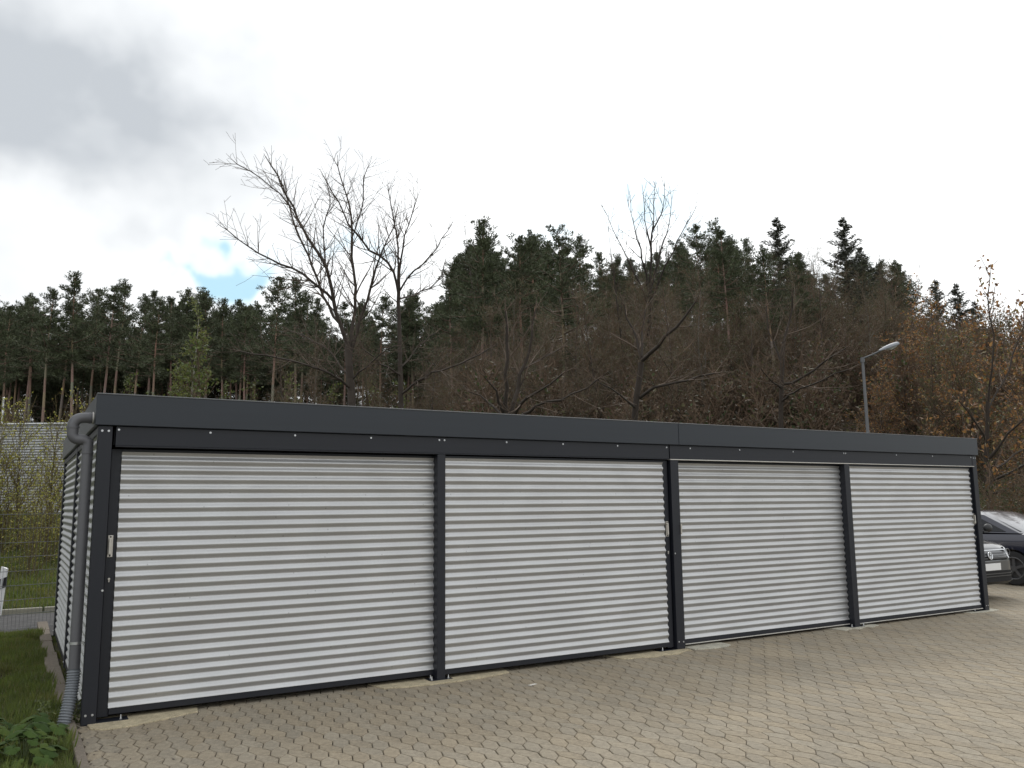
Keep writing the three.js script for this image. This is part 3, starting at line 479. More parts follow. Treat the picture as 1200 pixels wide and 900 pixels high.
const spruces = [1, 2].map((s) => protoSpruce(s * 5 + 2));
const pines = [1, 2, 3, 4, 5].map((s) => protoPine(s * 13 + 1)), broad = [6, 7].map((s) => protoPine(s * 13 + 1, 20, 1.6, 0.42));
{ // the pine wood on the left: trunks one can tell apart
  const list = [[-14, 80, 372], [8, 84, 352], [29, 88, 345], [52, 70, 335], [68, 92, 348], [86, 70, 313], [104, 94, 328], [119, 74, 326], [135, 90, 324], [152, 82, 338], [172, 92, 336], [181, 70, 346], [203, 94, 345], [229, 88, 334], [246, 84, 342], [262, 80, 346], [280, 92, 352], [292, 78, 354]];
  list.forEach(([x, d, t], i) => plant(pines[i % 5], 'pine_tree', x, d, t, `tall dark Scots pine with bare trunk, ${ord[i]} from the left in the pine row`, 'pine tree', 'pines of the dark row on the left', 20));
  const mid = [[318, 72, 314, 'bushy Scots pine rising above the dark row beside a blue sky gap'], [346, 80, 322, 'thin see-through Scots pine just left of the big bare tree'], [368, 90, 345, 'dark Scots pine crown half hidden behind the leftmost limbs of the big bare tree'], [402, 84, 352, 'Scots pine directly behind the trunk of the big bare tree'], [428, 92, 352, 'Scots pine between the two big bare trees, left of the pair'], [446, 82, 340, 'Scots pine between the two big bare trees, right of the pair'], [484, 88, 346, 'Scots pine just right of the second big bare tree'], [512, 84, 352, 'lower Scots pine at the left foot of the tall pine clump']];
  mid.forEach(([x, d, t, l], i) => plant(pines[(i * 2 + 1) % 5], 'pine_tree', x, d, t, l, 'pine tree', null, 20));
  const right = [[536, 58, 322, 'short leaning Scots pine at the left edge of the tall pine clump'], [566, 44, 253, 'tall open Scots pine with tiered crown, leftmost top of the central clump'], [592, 64, 284, 'Scots pine filling the gap right of the tiered pine'], [616, 45, 266, 'Scots pine with double top in the central clump'], [638, 57, 257, 'dense Scots pine in the middle of the central clump'], [660, 46, 253, 'broad Scots pine with the highest rounded top in the central clump'], [686, 62, 272, 'Scots pine at the right end of the central clump'], [706, 66, 290, 'low Scots pine crown beside the pale sky gap'], [748, 62, 292, 'small Scots pine crown under the tall bare treetop against blue sky'], [800, 60, 272, 'Scots pine crown left shoulder of the big rounded evergreen'], [822, 56, 256, 'big rounded evergreen crown right of the bare treetop, left half'], [843, 56, 246, 'big rounded evergreen crown with a small spike on top'], [866, 57, 268, 'right half of the big rounded evergreen crown'], [888, 62, 300, 'low evergreen between the rounded crown and the pointed one']];
  right.forEach(([x, d, t, l], i) => plant([2, 5, 9, 11].includes(i) ? broad[i % 2] : pines[(i * 3 + 2) % 5], 'pine_tree', x, d, t, l, 'pine tree', null, 20));
}
{
  const sp = spruces;
  [[921, 60, 248, 'pointed dark spruce with bushy sides, right of the rounded evergreen'], [945, 66, 290, 'small spruce tucked behind the right flank of the pointed one'], [1001, 62, 248, 'slim pointed spruce with a long bare leader on the skyline'], [1018, 68, 285, 'spruce shoulder right behind the slim pointed one'], [1040, 74, 305, 'low dark spruce top on the falling skyline'], [1066, 80, 312, 'tiny spruce tip on the falling skyline before the green crowns'], [1131, 78, 330, 'small dark spruce on the ridge above the orange leaves'], [1105, 84, 326, 'light green crown on the ridge left of the small dark spruce'], [1150, 84, 352, 'lowest dark conifer of the ridge near the right edge']].forEach(([x, d, t, l], i) => plant(sp[i % 2], 'spruce_tree', x, d, t, l, 'spruce tree', null, 18));
}
{ // bare deciduous trees of the brown thicket
  const TW = twigging(2, 0.46, [[0.14, 0.095, 0.06], [0.17, 0.112, 0.068], [0.105, 0.08, 0.056], [0.125, 0.115, 0.05], [0.085, 0.092, 0.04]]), B = [protoBare('bare', 41, 12, { from: 0.1 }, TW), protoBare('bare', 42, 12, { limbs: 3, spread: 0.42, lift: 0.35, from: 0.1 }, TW), protoBare('bare', 43, 12, { lift: 0.6, spread: 0.36, from: 0.1, bark: [0.14, 0.125, 0.105] }, TW), protoBare('bare', 44, 12, { spread: 0.44, from: 0.08, bark: [0.085, 0.08, 0.05] }, TW)];
  const words = ['densely twigged', 'wide spreading', 'upright narrow', 'low branching'];
  const list = [[548, 44, 372, 'behind the left end of the middle roofline'], [572, 40, 345, 'left of the fan-shaped tree'], [622, 42, 330, 'right above the fan-shaped tree'], [646, 38, 345, 'between the fan-shaped and the forked tree, nearer the first'], [672, 44, 318, 'between the fan-shaped and the forked tree, halfway'], [700, 40, 335, 'between the fan-shaped and the forked tree, nearer the second'], [722, 46, 305, 'just left of the forked tree'], [768, 44, 300, 'right of the forked tree, behind its big limb'], [792, 38, 318, 'in front of the rounded evergreen, left one'], [815, 46, 300, 'in front of the rounded evergreen, middle one'], [838, 40, 322, 'in front of the rounded evergreen, right one'], [858, 46, 318, 'beside the straight brown trunk'], [884, 40, 330, 'below the gap left of the pointed spruce'], [905, 46, 300, 'below the pointed spruce, left one'], [928, 42, 318, 'below the pointed spruce, right one'], [950, 50, 290, 'between the two pointed spruces, left one'], [968, 44, 300, 'between the two pointed spruces, right one'], [990, 50, 305, 'below the slim spruce, left of the lamp'], [1012, 44, 318, 'straight behind the street lamp'], [1034, 50, 312, 'behind the lamp head'], [1056, 56, 300, 'on the skyline right of the lamp head'], [335, 52, 408, 'under the leftmost low limb of the big oak'], [372, 48, 402, 'at the left side of the big oak trunk'], [436, 50, 398, 'between the two big oaks'], [506, 46, 392, 'right of the second big oak'], [530, 52, 402, 'where the pine clump meets the second big oak']];
  list.forEach(([x, d, t, l], i) => plant(B[i % 4], 'bare_tree', x, d, t, `${words[i % 4]} bare brown tree ${l}`, 'bare tree', null, 12));
  const slim = protoBare('bare', 48, 16, { lift: 0.95, spread: 0.26, from: 0.5, limbs: 1.4, R: 0.11, rmin: 0.01, up: [0.05, 0.14, 0.12, 0.05], kids: [1.2, 0.8, 0.6, 0], bark: [0.07, 0.06, 0.05], twig: [0.08, 0.064, 0.052] });
  [[598, 50, 232, 'slim leafless birch top sticking out above the tiered pine'], [738, 48, 246, 'bare top left of the fanned one by the pale sky gap'], [712, 48, 240, 'lone bare leader above the right end of the pine clump'], [962, 56, 262, 'bare see-through top between the two pointed spruces'], [946, 58, 272, 'faint bare top right of the first pointed spruce'], [1030, 62, 285, 'bare skyline twigs right of the slim spruce'], [1062, 66, 295, 'bare skyline twigs before the ridge drops']].forEach(([x, d, t, l], i) => plant(slim, 'bare_tree', x, d, t, l, 'bare tree', null, 16));
  // the hillside wood behind, one mass
  const im = (geo, m, list, name, parent) => { const q = shade(new THREE.InstancedMesh(geo, m, list.length)); q.name = name; q.userData = { kind: 'stuff' }; list.forEach((mt, i) => q.setMatrixAt(i, mt)); parent.add(q); };
  const wd = thing('hillside_wood', 'dense leafless brown wood covering the hillside', null); wd.userData.kind = 'stuff';
  const r = rngOf(77), by = B.map(() => []), dm = new THREE.Object3D();
  for (let i = 0; i < 430; i++) { const px = 520 + r() * 780, d = 46 + r() * 44, b = at(px, 450, d), line = px < 700 ? lerp(385, 325, (px - 520) / 180) : px < 1040 ? 318 : lerp(318, 395, (px - 1040) / 150), top = Math.max(2, (at(px, line + r() * 110, d).y - groundY(b.x, b.z))); dm.position.set(b.x, groundY(b.x, b.z), b.z); dm.rotation.y = r() * 6.28; dm.scale.setScalar(top / 12); dm.updateMatrix(); by[i % 4].push(dm.matrix.clone()); }
  B.forEach((p, i) => { im(p.children[0].geometry, wood, by[i], 'trunks', wd); im(p.children[1].geometry, wood, by[i], 'branches', wd); im(p.children[2].geometry, leafy, by[i], 'twigs', wd); });
  // pines deeper in the wood on the left, one mass
  const pw = thing('pine_wood', 'dark pine wood behind the front row of pines', null); pw.userData.kind = 'stuff';
  const bp = pines.map(() => []); let k = 0;
  for (let i = 0; i < 330; i++) { const px = i < 250 ? -140 + r() * 760 : -520 + r() * 420, d = 96 + r() * 36, b = at(px, 450, d); if (N2(px * 0.012, d * 0.02) > 0.42) continue; dm.position.set(b.x, groundY(b.x, b.z), b.z); dm.rotation.y = r() * 6.28; dm.scale.setScalar(0.96 + 0.17 * r()); dm.updateMatrix(); bp[k++ % 5].push(dm.matrix.clone()); }
  for (let i = 0; i < 95; i++) { const px = 535 + r() * 530, d = 64 + r() * 18, b = at(px, 450, d), y = groundY(b.x, b.z); dm.position.set(b.x, y, b.z); dm.rotation.y = r() * 6.28; dm.scale.setScalar((at(px, (px < 700 || (px > 770 && px < 890) ? 272 : 292) + r() * 50, d).y - y) / 20); dm.updateMatrix(); bp[k++ % 5].push(dm.matrix.clone()); }
  const lowPines = [[], []]; for (let i = 0; i < 120; i++) { const px = i < 40 ? -520 + r() * 1090 : -120 + r() * 660, d = i < 40 ? 118 + r() * 18 : 102 + r() * 14, b = at(px, 450, d); dm.position.set(b.x, groundY(b.x, b.z) - 1, b.z); dm.rotation.y = r() * 6.28; dm.scale.setScalar(0.58 + 0.2 * r()); dm.updateMatrix(); lowPines[i % 2].push(dm.matrix.clone()); }
  broad.forEach((p, i) => { im(p.children[0].geometry, wood, lowPines[i], 'trunks', pw); im(p.children[1].geometry, wood, lowPines[i], 'branches', pw); im(p.children[2].geometry, needles, lowPines[i], 'crowns', pw); });
  pines.forEach((p, i) => { im(p.children[0].geometry, wood, bp[i], 'trunks', pw); im(p.children[1].geometry, wood, bp[i], 'branches', pw); im(p.children[2].geometry, needles, bp[i], 'crowns', pw); });
  // brushwood at the foot of the pines
  const br = protoBare('brush', 51, 4, { limbs: 5, from: 0.02, spread: 0.6, R: 0.05, rmin: 0.012 }, leafing(0.25, 0.16, [[0.06, 0.085, 0.025], [0.1, 0.09, 0.035], [0.12, 0.08, 0.045], [0.13, 0.09, 0.055]], 2));
  const ug = thing('undergrowth', 'brushwood and young growth between the pine trunks', null); ug.userData.kind = 'stuff'; const ul = [];
  for (let i = 0; i < 720; i++) { const right = i >= 340, px = right ? 540 + r() * 740 : -80 + r() * 640, d = right ? 33 + r() * 40 : 64 + r() * 76, b = at(px, 450, d); dm.position.set(b.x, groundY(b.x, b.z), b.z); dm.rotation.y = r() * 6.28; dm.scale.setScalar(0.6 + r() * (d > 95 ? 2.4 : 0.7)); dm.updateMatrix(); ul.push(dm.matrix.clone()); }
  im(br.children[1].geometry, wood, ul, 'stems', ug); im(br.children[2].geometry, leafy, ul, 'leaves', ug);
}
{ // young green growth along the wood's edge
  const bush = protoBare('young', 61, 5, { limbs: 4, from: 0.05, spread: 0.42, lift: 0.6, R: 0.05 }, leafing(0.55, 0.14, [[0.12, 0.16, 0.03], [0.14, 0.17, 0.035], [0.09, 0.13, 0.03]], 3));
  [[150, 66, 440, 'left of the birch'], [205, 64, 425, 'at the left foot of the birch'], [236, 62, 395, 'at the right foot of the birch'], [262, 70, 448, 'between birch and big bare tree, left one'], [300, 66, 445, 'between birch and big bare tree, middle one'], [340, 64, 440, 'between birch and big bare tree, right one'], [388, 68, 452, 'left of the big bare trunk'], [440, 66, 450, 'between the two big bare trunks'], [476, 62, 448, 'right of the second big bare trunk'], [548, 60, 455, 'near the fan-shaped tree']].forEach(([x, d, t, l]) => plant(bush, 'young_tree', x, d, t, `young fresh green sapling in the pine wood, ${l}`, 'young tree', null, 5));
  const birch = protoBare('birch', 63, 14, { limbs: 3, from: 0.12, spread: 0.24, lift: 0.5, R: 0.12, bark: [0.42, 0.4, 0.36], twig: [0.12, 0.09, 0.07] }, leafing(0.9, 0.17, [[0.17, 0.2, 0.045], [0.13, 0.17, 0.04], [0.2, 0.21, 0.05]], 4, 0.8));
  plant(birch, 'birch_tree', 222, 62, 352, 'pale trunked birch with fresh light green leaves in front of the pines', 'birch tree', null, 14);
  const pale = protoBare('pale', 64, 10, { limbs: 4, from: 0.1, spread: 0.42, lift: 0.6 }, leafing(0.5, 0.13, [[0.1, 0.11, 0.045], [0.12, 0.12, 0.05]], 2));
  plant(pale, 'young_tree', 1124, 42, 388, 'pale green budding tree among the orange leaved ones, left', 'young tree', null, 10); plant(pale, 'young_tree', 1172, 40, 372, 'pale green budding tree near the right edge of the wood', 'young tree', null, 10);
  plant(pale, 'young_tree', 1100, 31, 402, 'pale green budding tree right of the street lamp, lowest of its kind', 'young tree', null, 10); plant(pale, 'young_tree', 1148, 29, 392, 'pale green budding tree straight above the garage end', 'young tree', null, 10);
  plant(pale, 'young_tree', 852, 44, 352, 'budding yellowish crown beneath the rounded evergreen', 'young tree', null, 10);
}
// spruces added out of view on the left to darken the side of the garages
[[V(-6.6, 0, -0.6), 13, 'added spruce out of view on the left, shading the side wall, nearest the verge'], [V(-6.2, 0, -4.2), 15, 'added spruce out of view on the left, shading the side wall, by the asphalt road'], [V(-7.2, 0, -10.6), 14, 'added spruce out of view on the left, shading the side wall, across the road'], [V(-9.4, 0, -2.6), 15, 'added spruce out of view on the left, shading the side wall, second row']].forEach(([q, h, l], i) => { const o = spruces[i % 2].clone(); o.name = numbered('spruce_tree'); o.position.set(q.x, groundY(q.x, q.z), q.z); o.rotation.set(0, i * 2, 0); o.scale.setScalar(h / 18); o.scale.x = o.scale.z = 0.6 * h / 18; scene.add(o); tag(o, l, 'spruce tree'); });
// the two big bare trees whose crowns stand against the sky
const OAK = { girth: 0.48, rmin: 0.0065, shoot: 2.6, shoots: 2.5, seg: [0.9, 0.6, 0.45, 0.35], up: [0.05, 0.06, 0.09, 0.06], wander: [0.1, 0.15, 0.15, 0.18], kids: [1.5, 1.1, 1.0, 0], ratio: [0.5, 0.5, 0.55, 0.5], bark: [0.062, 0.05, 0.041], twig: [0.11, 0.083, 0.063], from: 0.75 };
surveyedTree('bare_oak', 36, [
  [[[413, 520], [412, 470], [409, 430], [408, 400]], 0.42, 0.32],
  [[[408, 405], [391, 354, 0.5], [380, 309, 1], [357, 271, 1.2], [340, 237, 1], [321, 199, 1.2], [302, 170, 1.5]], 0.2, 0.03],
  [[[404, 392], [376, 340, -0.6], [362, 300, -1], [344, 262, -1.3], [334, 225, -1.5], [318, 190, -2]], 0.14, 0.025],
  [[[345, 248, 1], [322, 222, 2], [298, 205, 2.6], [270, 188, 3]], 0.06, 0.02],
  [[[390, 352, 0.4], [365, 328, 1.4], [338, 312, 2], [304, 299, 2.6], [278, 278, 3], [251, 261, 3.4]], 0.13, 0.02],
  [[[412, 400], [416, 346, -0.4], [412, 293, -0.8], [411, 248, -1], [399, 207, -1.4], [391, 172, -1.6]], 0.16, 0.025],
  [[[412, 280, -0.8], [424, 240, -1], [428, 205, -0.5], [436, 190, -0.4]], 0.07, 0.02],
  [[[410, 415], [436, 331, 0.6], [447, 300, 1.2], [462, 262, 1.5], [470, 232, 1.5]], 0.16, 0.025],
  [[[382, 318, 1], [380, 270, 0.4], [386, 235, 0.2], [380, 205, 0]], 0.07, 0.02],
  [[[410, 455], [390, 440, 1.5], [350, 425, 3], [310, 416, 4], [262, 408, 5]], 0.11, 0.025],
  [[[409, 440], [385, 412, -1], [360, 395, -2], [330, 385, -3]], 0.1, 0.02],
  [[[413, 445], [440, 420, 1], [470, 400, 2]], 0.09, 0.02],
], OAK, 91, 'big leafless oak with limbs fanned high into the sky, left of the pair', 'bare tree');
surveyedTree('bare_oak', 37, [
  [[[471, 520], [470, 470], [468, 400], [467, 345], [468, 312]], 0.3, 0.15],
  [[[467, 345], [455, 308, 0.6], [434, 293, 1], [414, 271, 1.5], [399, 240, 1.5], [387, 220, 1.6], [374, 195, 1.8]], 0.13, 0.022],
  [[[468, 315], [464, 270, -0.6], [457, 235, -1], [452, 212, -1]], 0.1, 0.02],
  [[[468, 318], [474, 280, 0.4], [484, 250, 0.6], [490, 228, 0.8]], 0.1, 0.02],
  [[[469, 340], [482, 320, 1], [502, 302, 1.4], [520, 278, 1.8], [531, 258, 2]], 0.1, 0.02],
  [[[469, 350], [488, 345, -1], [512, 330, -1.6], [524, 300, -2]], 0.08, 0.02],
  [[[470, 440], [445, 425, 1.4], [420, 405, 2.2]], 0.1, 0.02],
  [[[470, 462], [500, 440, 1.5], [540, 425, 2.6], [590, 400, 3.4]], 0.12, 0.025],
  [[[470, 430], [492, 405, -1], [515, 385, -2]], 0.09, 0.02],
], OAK, 92, 'second big leafless oak with one straight trunk and rounded open crown', 'bare tree');
const NEAR = { ...OAK, girth: 0.58, rmin: 0.0075, shoot: 2.2, shoots: 1.5, kids: [1.5, 1.1, 0.95, 0], bark: [0.045, 0.035, 0.028], twig: [0.12, 0.088, 0.066], from: 0.4 };
surveyedTree('bare_tree', 27, [
  [[[592, 530], [594, 500], [594, 484]], 0.24, 0.2],
  [[[594, 490], [593, 441, 0.3], [595, 420, 0.4], [592, 396, 0.4], [595, 350, 0.5]], 0.13, 0.03],
  [[[598, 490], [611, 435, -0.4], [619, 415, -0.5], [624, 386, -0.6], [631, 345, -0.6]], 0.13, 0.03],
  [[[611, 434, -0.4], [632, 422, -1], [660, 406, -1.6]], 0.06, 0.02],
  [[[604, 484], [618, 467, 0.8], [632, 460, 1.2], [647, 446, 1.6], [668, 435, 2]], 0.1, 0.025],
  [[[612, 486], [632, 475, 1], [661, 466, 1.8], [690, 452, 2.4], [712, 440, 3]], 0.09, 0.02],
  [[[590, 484], [576, 449, 0.6], [560, 436, 1]], 0.09, 0.02], [[[588, 488], [568, 468, -0.6], [545, 455, -1]], 0.08, 0.02],
], NEAR, 93, 'fan-shaped bare tree with several dark stems right behind the middle roofline', 'bare tree');
surveyedTree('bare_tree', 29, [
  [[[742, 540], [743, 492], [746, 465], [752, 424]], 0.26, 0.16],
  [[[753, 422], [757, 417, 0.3], [776, 399, 1], [791, 383, 1.4], [806, 368, 1.8], [822, 345, 2]], 0.14, 0.03],
  [[[752, 422], [749, 405, -0.4], [747, 398, -0.5], [737, 376, -0.8], [728, 350, -1]], 0.09, 0.025],
  [[[752, 418], [753, 385, -0.6], [757, 355, -1]], 0.08, 0.025],
  [[[750, 466], [768, 452, 0.8], [792, 449, 1.5], [815, 442, 2], [850, 437, 2.6]], 0.1, 0.025],
  [[[745, 478], [722, 460, 1], [698, 444, 1.6]], 0.08, 0.02],
], NEAR, 94, 'forked bare tree with a strong limb leaning right, behind the roof joint', 'bare tree');
surveyedTree('bare_tree', 32, [
  [[[915, 540], [915, 500], [916, 450], [918, 400]], 0.2, 0.13],
  [[[918, 450], [932, 446, 0.6], [950, 436, 1], [972, 420, 1.8], [1000, 400, 2.4]], 0.1, 0.025],
  [[[917, 430], [908, 405, -0.4], [900, 380, -0.8], [899, 350, -1]], 0.08, 0.02],
  [[[916, 455], [905, 446, 0.6], [890, 430, 1.2]], 0.07, 0.02], [[[918, 405], [926, 370, -0.3], [930, 340, 0]], 0.1, 0.025],
  [[[916, 470], [940, 455, 2], [975, 440, 3], [1010, 430, 3.6]], 0.08, 0.02],
], NEAR, 95, 'bare tree with a grey trunk and long rising limbs left of the street lamp', 'bare tree');
surveyedTree('bare_tree', 46, [
  [[[758, 520], [759, 440], [761, 380], [762, 325]], 0.16, 0.1],
  [[[762, 328], [764, 280], [766, 245], [766, 208]], 0.075, 0.016],
  [[[761, 345], [751, 295, 0.5], [742, 262, 0.8], [737, 226, 1]], 0.065, 0.016],
  [[[761, 360], [741, 315, -0.6], [722, 275, -1], [702, 232, -1.4]], 0.06, 0.016],
  [[[762, 340], [775, 295, -0.5], [784, 260, -0.8], [790, 222, -1]], 0.065, 0.016],
  [[[762, 352], [786, 300, 0.8], [803, 265, 1.2], [821, 232, 1.6]], 0.06, 0.016],
  [[[763, 290], [756, 255, 0.4], [752, 220, 0.6]], 0.045, 0.016], [[[765, 270], [776, 245, -0.4], [780, 214, -0.6]], 0.045, 0.016],
], { ...OAK, girth: 1, rmin: 0.0115, shoot: 2.2, shoots: 1.2, kids: [1.2, 0.8, 0.6, 0], bark: [0.045, 0.036, 0.03], twig: [0.05, 0.04, 0.033] }, 97, 'tall bare tree with fanned top against the pale blue patch', 'bare tree');
// straight brown trunks seen between the bare crowns
plant(pines[4], 'pine_tree', 912, 43, 275, 'Scots pine with a bare grey brown trunk right below the pointed spruce', 'pine tree', null, 20); plant(pines[0], 'pine_tree', 948, 45, 292, 'slim Scots pine trunk between the pointed spruces and the street lamp', 'pine tree', null, 20);
plant(pines[2], 'pine_tree', 858, 44, 262, 'straight brown pine trunk standing between the bare trees left of the grey trunk', 'pine tree', null, 20);
// trees that keep last year's orange leaves
const RUST = [[0.32, 0.155, 0.048], [0.24, 0.105, 0.036], [0.36, 0.195, 0.065], [0.17, 0.088, 0.038], [0.2, 0.16, 0.05]];
surveyedTree('copper_leaved_tree', 24, [
  [[[1160, 600], [1158, 565], [1156, 520], [1158, 470]], 0.17, 0.1],
  [[[1156, 575], [1175, 556, 0.5], [1205, 545, 1], [1235, 535, 1.4]], 0.08, 0.02],
  [[[1157, 560], [1180, 540, -0.6], [1210, 520, -1]], 0.08, 0.02], [[[1157, 540], [1175, 515, 0.6], [1200, 490, 1.2], [1220, 470, 1.4]], 0.08, 0.02],
  [[[1157, 580], [1180, 573, 1], [1215, 570, 1.8]], 0.06, 0.02], [[[1157, 520], [1140, 490, 0.6], [1120, 465, 1.2]], 0.06, 0.02], [[[1158, 475], [1160, 440, 0.2], [1165, 405, 0.4], [1160, 350, 0.4], [1162, 310, 0.4]], 0.06, 0.015],
  [[[1158, 480], [1180, 440, -0.5], [1196, 390, -0.8], [1205, 350, -1]], 0.06, 0.015], [[[1157, 530], [1130, 520, -1], [1105, 512, -2]], 0.06, 0.015],
], { ...NEAR, shoot: 1.6, shoots: 1.5, kids: [1.3, 1, 0.9, 0] }, 96, 'orange brown leaved tree with low sweeping dark branches beside the garage end', 'tree', null, leafing(0.5, 0.14, RUST, 3, 0.6));
{
  const K = [protoBare('copper', 71, 10, { limbs: 4, from: 0.08, spread: 0.46, lift: 0.25, kids: [1.6, 1.15, 1, 0] }, leafing(0.33, 0.17, RUST, 3, 0.6)), protoBare('copper', 72, 10, { limbs: 4, from: 0.06, spread: 0.5, lift: 0.3 }, leafing(0.26, 0.17, RUST, 3, 0.6))];
  [[1062, 34, 372, 'copper leaved tree right behind the lamp head'], [1092, 36, 332, 'copper leaved tree with the highest crown right of the lamp'], [1030, 33, 432, 'low copper leaved bush at the foot of the lamp'], [1118, 30, 400, 'copper leaved tree above the garage end'], [1146, 40, 335, 'copper leaved tree under the small ridge spruce'], [1205, 30, 350, 'copper leaved tree cut by the right edge of the photo'], [1185, 27, 450, 'low copper leaved tree behind the parked cars']].forEach(([x, d, t, l], i) => plant(K[i % 2], 'copper_leaved_tree', x, d, t, l, 'tree', null, 10));
  const low = protoBare('low', 74, 2.5, { limbs: 6, from: 0.02, spread: 0.8, lift: 0.4, R: 0.04 }, leafing(0.5, 0.1, [[0.07, 0.07, 0.025], [0.12, 0.075, 0.03], [0.05, 0.06, 0.02]], 2));
  [[1150, 22, 560, 'low dark shrub behind the blue car, left'], [1172, 23, 565, 'low dark shrub behind the blue car, middle'], [1196, 22, 562, 'low dark shrub behind the blue car, right'], [1222, 23, 560, 'low dark shrub past the right edge behind the cars']].forEach(([x, d, t, l]) => plant(low, 'shrub', x, d, t, l, 'shrub', null, 2.5));
}
{ // yellow green bushes in front of the shed
  const S = [81, 82].map((s) => protoBare('willow', s, 3.6, { limbs: 3, from: 0.0, spread: 0.75, lift: 0.75, R: 0.035, rmin: 0.005, seg: [0.4, 0.3, 0.22, 0.2], kids: [1.6, 0.9, 0.6, 0], bark: [0.11, 0.085, 0.05], twig: [0.14, 0.11, 0.05] }, leafing(0.75, 0.06, [[0.36, 0.36, 0.06], [0.3, 0.32, 0.055], [0.44, 0.39, 0.08]], 2)));
  [[-16, 18.5, 478, 'yellow green willow bush cut by the left edge of the photo'], [14, 19, 476, 'yellow green willow bush with the most stems in front of the shed'], [38, 19.5, 484, 'yellow green willow bush in the middle of the shed front'], [66, 18.5, 492, 'yellow green willow bush touching the garage side'], [92, 19, 480, 'yellow green willow bush mostly hidden behind the garage'], [48, 17, 560, 'thin young bush with pale foot standing alone on the grass bank']].forEach(([x, d, t, l], i) => plant(S[i % 2], 'willow_bush', x, d, t, l, 'bush', null, 3.6));
}

// ------------------------------------------------------------------ grass and weeds
{
  const r = rngOf(101), blades = (n, h, w, spread) => { const L = new Leaves(); for (let i = 0; i < n; i++) { const a = r() * 2 * PI, q = V(Math.cos(a) * spread * r(), 0, Math.sin(a) * spread * r()), u = V((r() - 0.5) * 1.1, 1, (r() - 0.5) * 1.1).normalize(), v = V(Math.cos(a), 0, Math.sin(a)); L.add(q, u, v, h * (0.5 + 0.8 * r()), w, tinted([0.14, 0.195, 0.032], r, 0.35)); } return L.build(); };
  const near = blades(12, 0.1, 0.004, 0.06), bankT = blades(14, 0.14, 0.009, 0.16), dm = new THREE.Object3D();
  const scatter = (name, geo, pts, label) => { const q = shade(new THREE.InstancedMesh(geo, leafy, pts.length)); q.name = name; pts.forEach(([x, y, z, s], i) => { dm.position.set(x, y, z); dm.rotation.set(0, r() * 6.28, 0); dm.scale.setScalar(s); dm.updateMatrix(); q.setMatrixAt(i, dm.matrix); const g = 0.75 + 0.5 * fbm2(x * 1.3, z * 1.3, 3) + 0.3 * r(), y2 = fbm2(x * 0.9 + 9, z * 0.9, 2); const dead = r() < 0.14; q.setColorAt(i, dead ? lin(1.5, 0.95, 1.9) : lin(g * (1.05 + 0.5 * Math.max(0, y2)), g, g * 0.9)); }); scene.add(q); tag(q, label, null, null, 'stuff'); };
  const a = [], b = [];
  const verge = (x, z) => 0.02 * fbm2(x * 3, z * 3, 2) + 0.02 * sstep(-0.12, -0.5, x) - 0.005;
  const vg = new THREE.PlaneGeometry(9, 13.5, 90, 150).rotateX(-PI / 2).translate(-4.618, 0, 1.0), p = vg.attributes.position; for (let i = 0; i < p.count; i++) p.setY(i, verge(p.getX(i), p.getZ(i)) * (p.getZ(i) < -5.2 ? 0 : 1) - (p.getZ(i) < -5.3 ? 0.06 : 0)); vg.computeVertexNormals();
  const uv = vg.attributes.uv; for (let i = 0; i < uv.count; i++) uv.setXY(i, p.getX(i) * 2, p.getZ(i) * 2);
  structure('grass_verge', vg, mat(0.07, 0.06, 0.03, 1, 0, { map: grainMap, bumpMap: grainBump, bumpScale: 0.012 }), 'grassy verge along the side of the garages');
  for (let i = 0; i < 42000; i++) { const z = -5.75 + Math.pow(r(), 1.15) * 12, x = (z < -0.7 ? -0.19 : -0.14) - Math.pow(r(), 1.9) * 7; if (N2(x * 2.2, z * 2.2) > 0.62) continue; a.push([x, verge(x, z) - 0.012, z, (0.5 + 0.7 * r()) * (0.8 + 0.5 * N2(x, z))]); }
  for (let i = 0; i < 260; i++) { const z = -5.4 + r() * 6.6; a.push([(z < -0.7 ? -0.17 : -0.115) - r() * 0.05, -0.02, z, 0.25 + r() * 0.35]); }
  for (let i = 0; i < 130; i++) a.push([-0.02 + r() * 0.03, -0.03, -5.3 + r() * 5.1, 0.35 + r() * 0.5]);
  scatter('verge_grass', near, a, 'short rough grass on the verge beside the garage wall');
  for (let i = 0; i < 60000; i++) { const z = -9.1 - Math.pow(r(), 0.9) * 13, x = i < 30000 ? -3.2 + r() * 6.5 : -14 + r() * 12; b.push([x, groundY(x, z) - 0.015, z, 0.5 + 0.8 * r()]); }
  scatter('bank_grass', bankT, b, 'green meadow grass on the bank across the asphalt road');
  const litter = new Leaves(), q0 = rngOf(140); for (let i = 0; i < 240; i++) { const kerb = i < 150, x = kerb ? -0.02 + Math.pow(q0(), 2) * 0.5 : q0() * 9, z = kerb ? -0.1 + q0() * 1.9 : Math.pow(q0(), 2) * 4.5 + 0.05, a = q0() * 6.28, u = V(Math.cos(a), 0.25 * q0(), Math.sin(a)).normalize(), v = V(-Math.sin(a), 0.3 * (q0() - 0.5), Math.cos(a)), sz = (kerb ? 0.02 : 0.012) * (0.5 + q0()); litter.add(V(x, 0.003, z), u, v, sz, sz * 0.3, tinted(q0() > 0.8 ? [0.3, 0.25, 0.16] : [0.09, 0.06, 0.035], q0, 0.3)); }
  const lm = part('leaf_litter', litter.build(), leafy, scene); tag(lm, 'dry brown leaf bits scattered over the paving and along the edging stones', null, null, 'stuff');
  tag(part('paper_scrap', span(0, 0.09, 0.002, 0.005, 0, 0.035, 0.001).rotateY(0.3).translate(3.55, 0, 0.62), mat(0.7, 0.66, 0.6, 0.8), scene), 'small whitish paper scrap lying on the paving in front of the second door', 'litter');
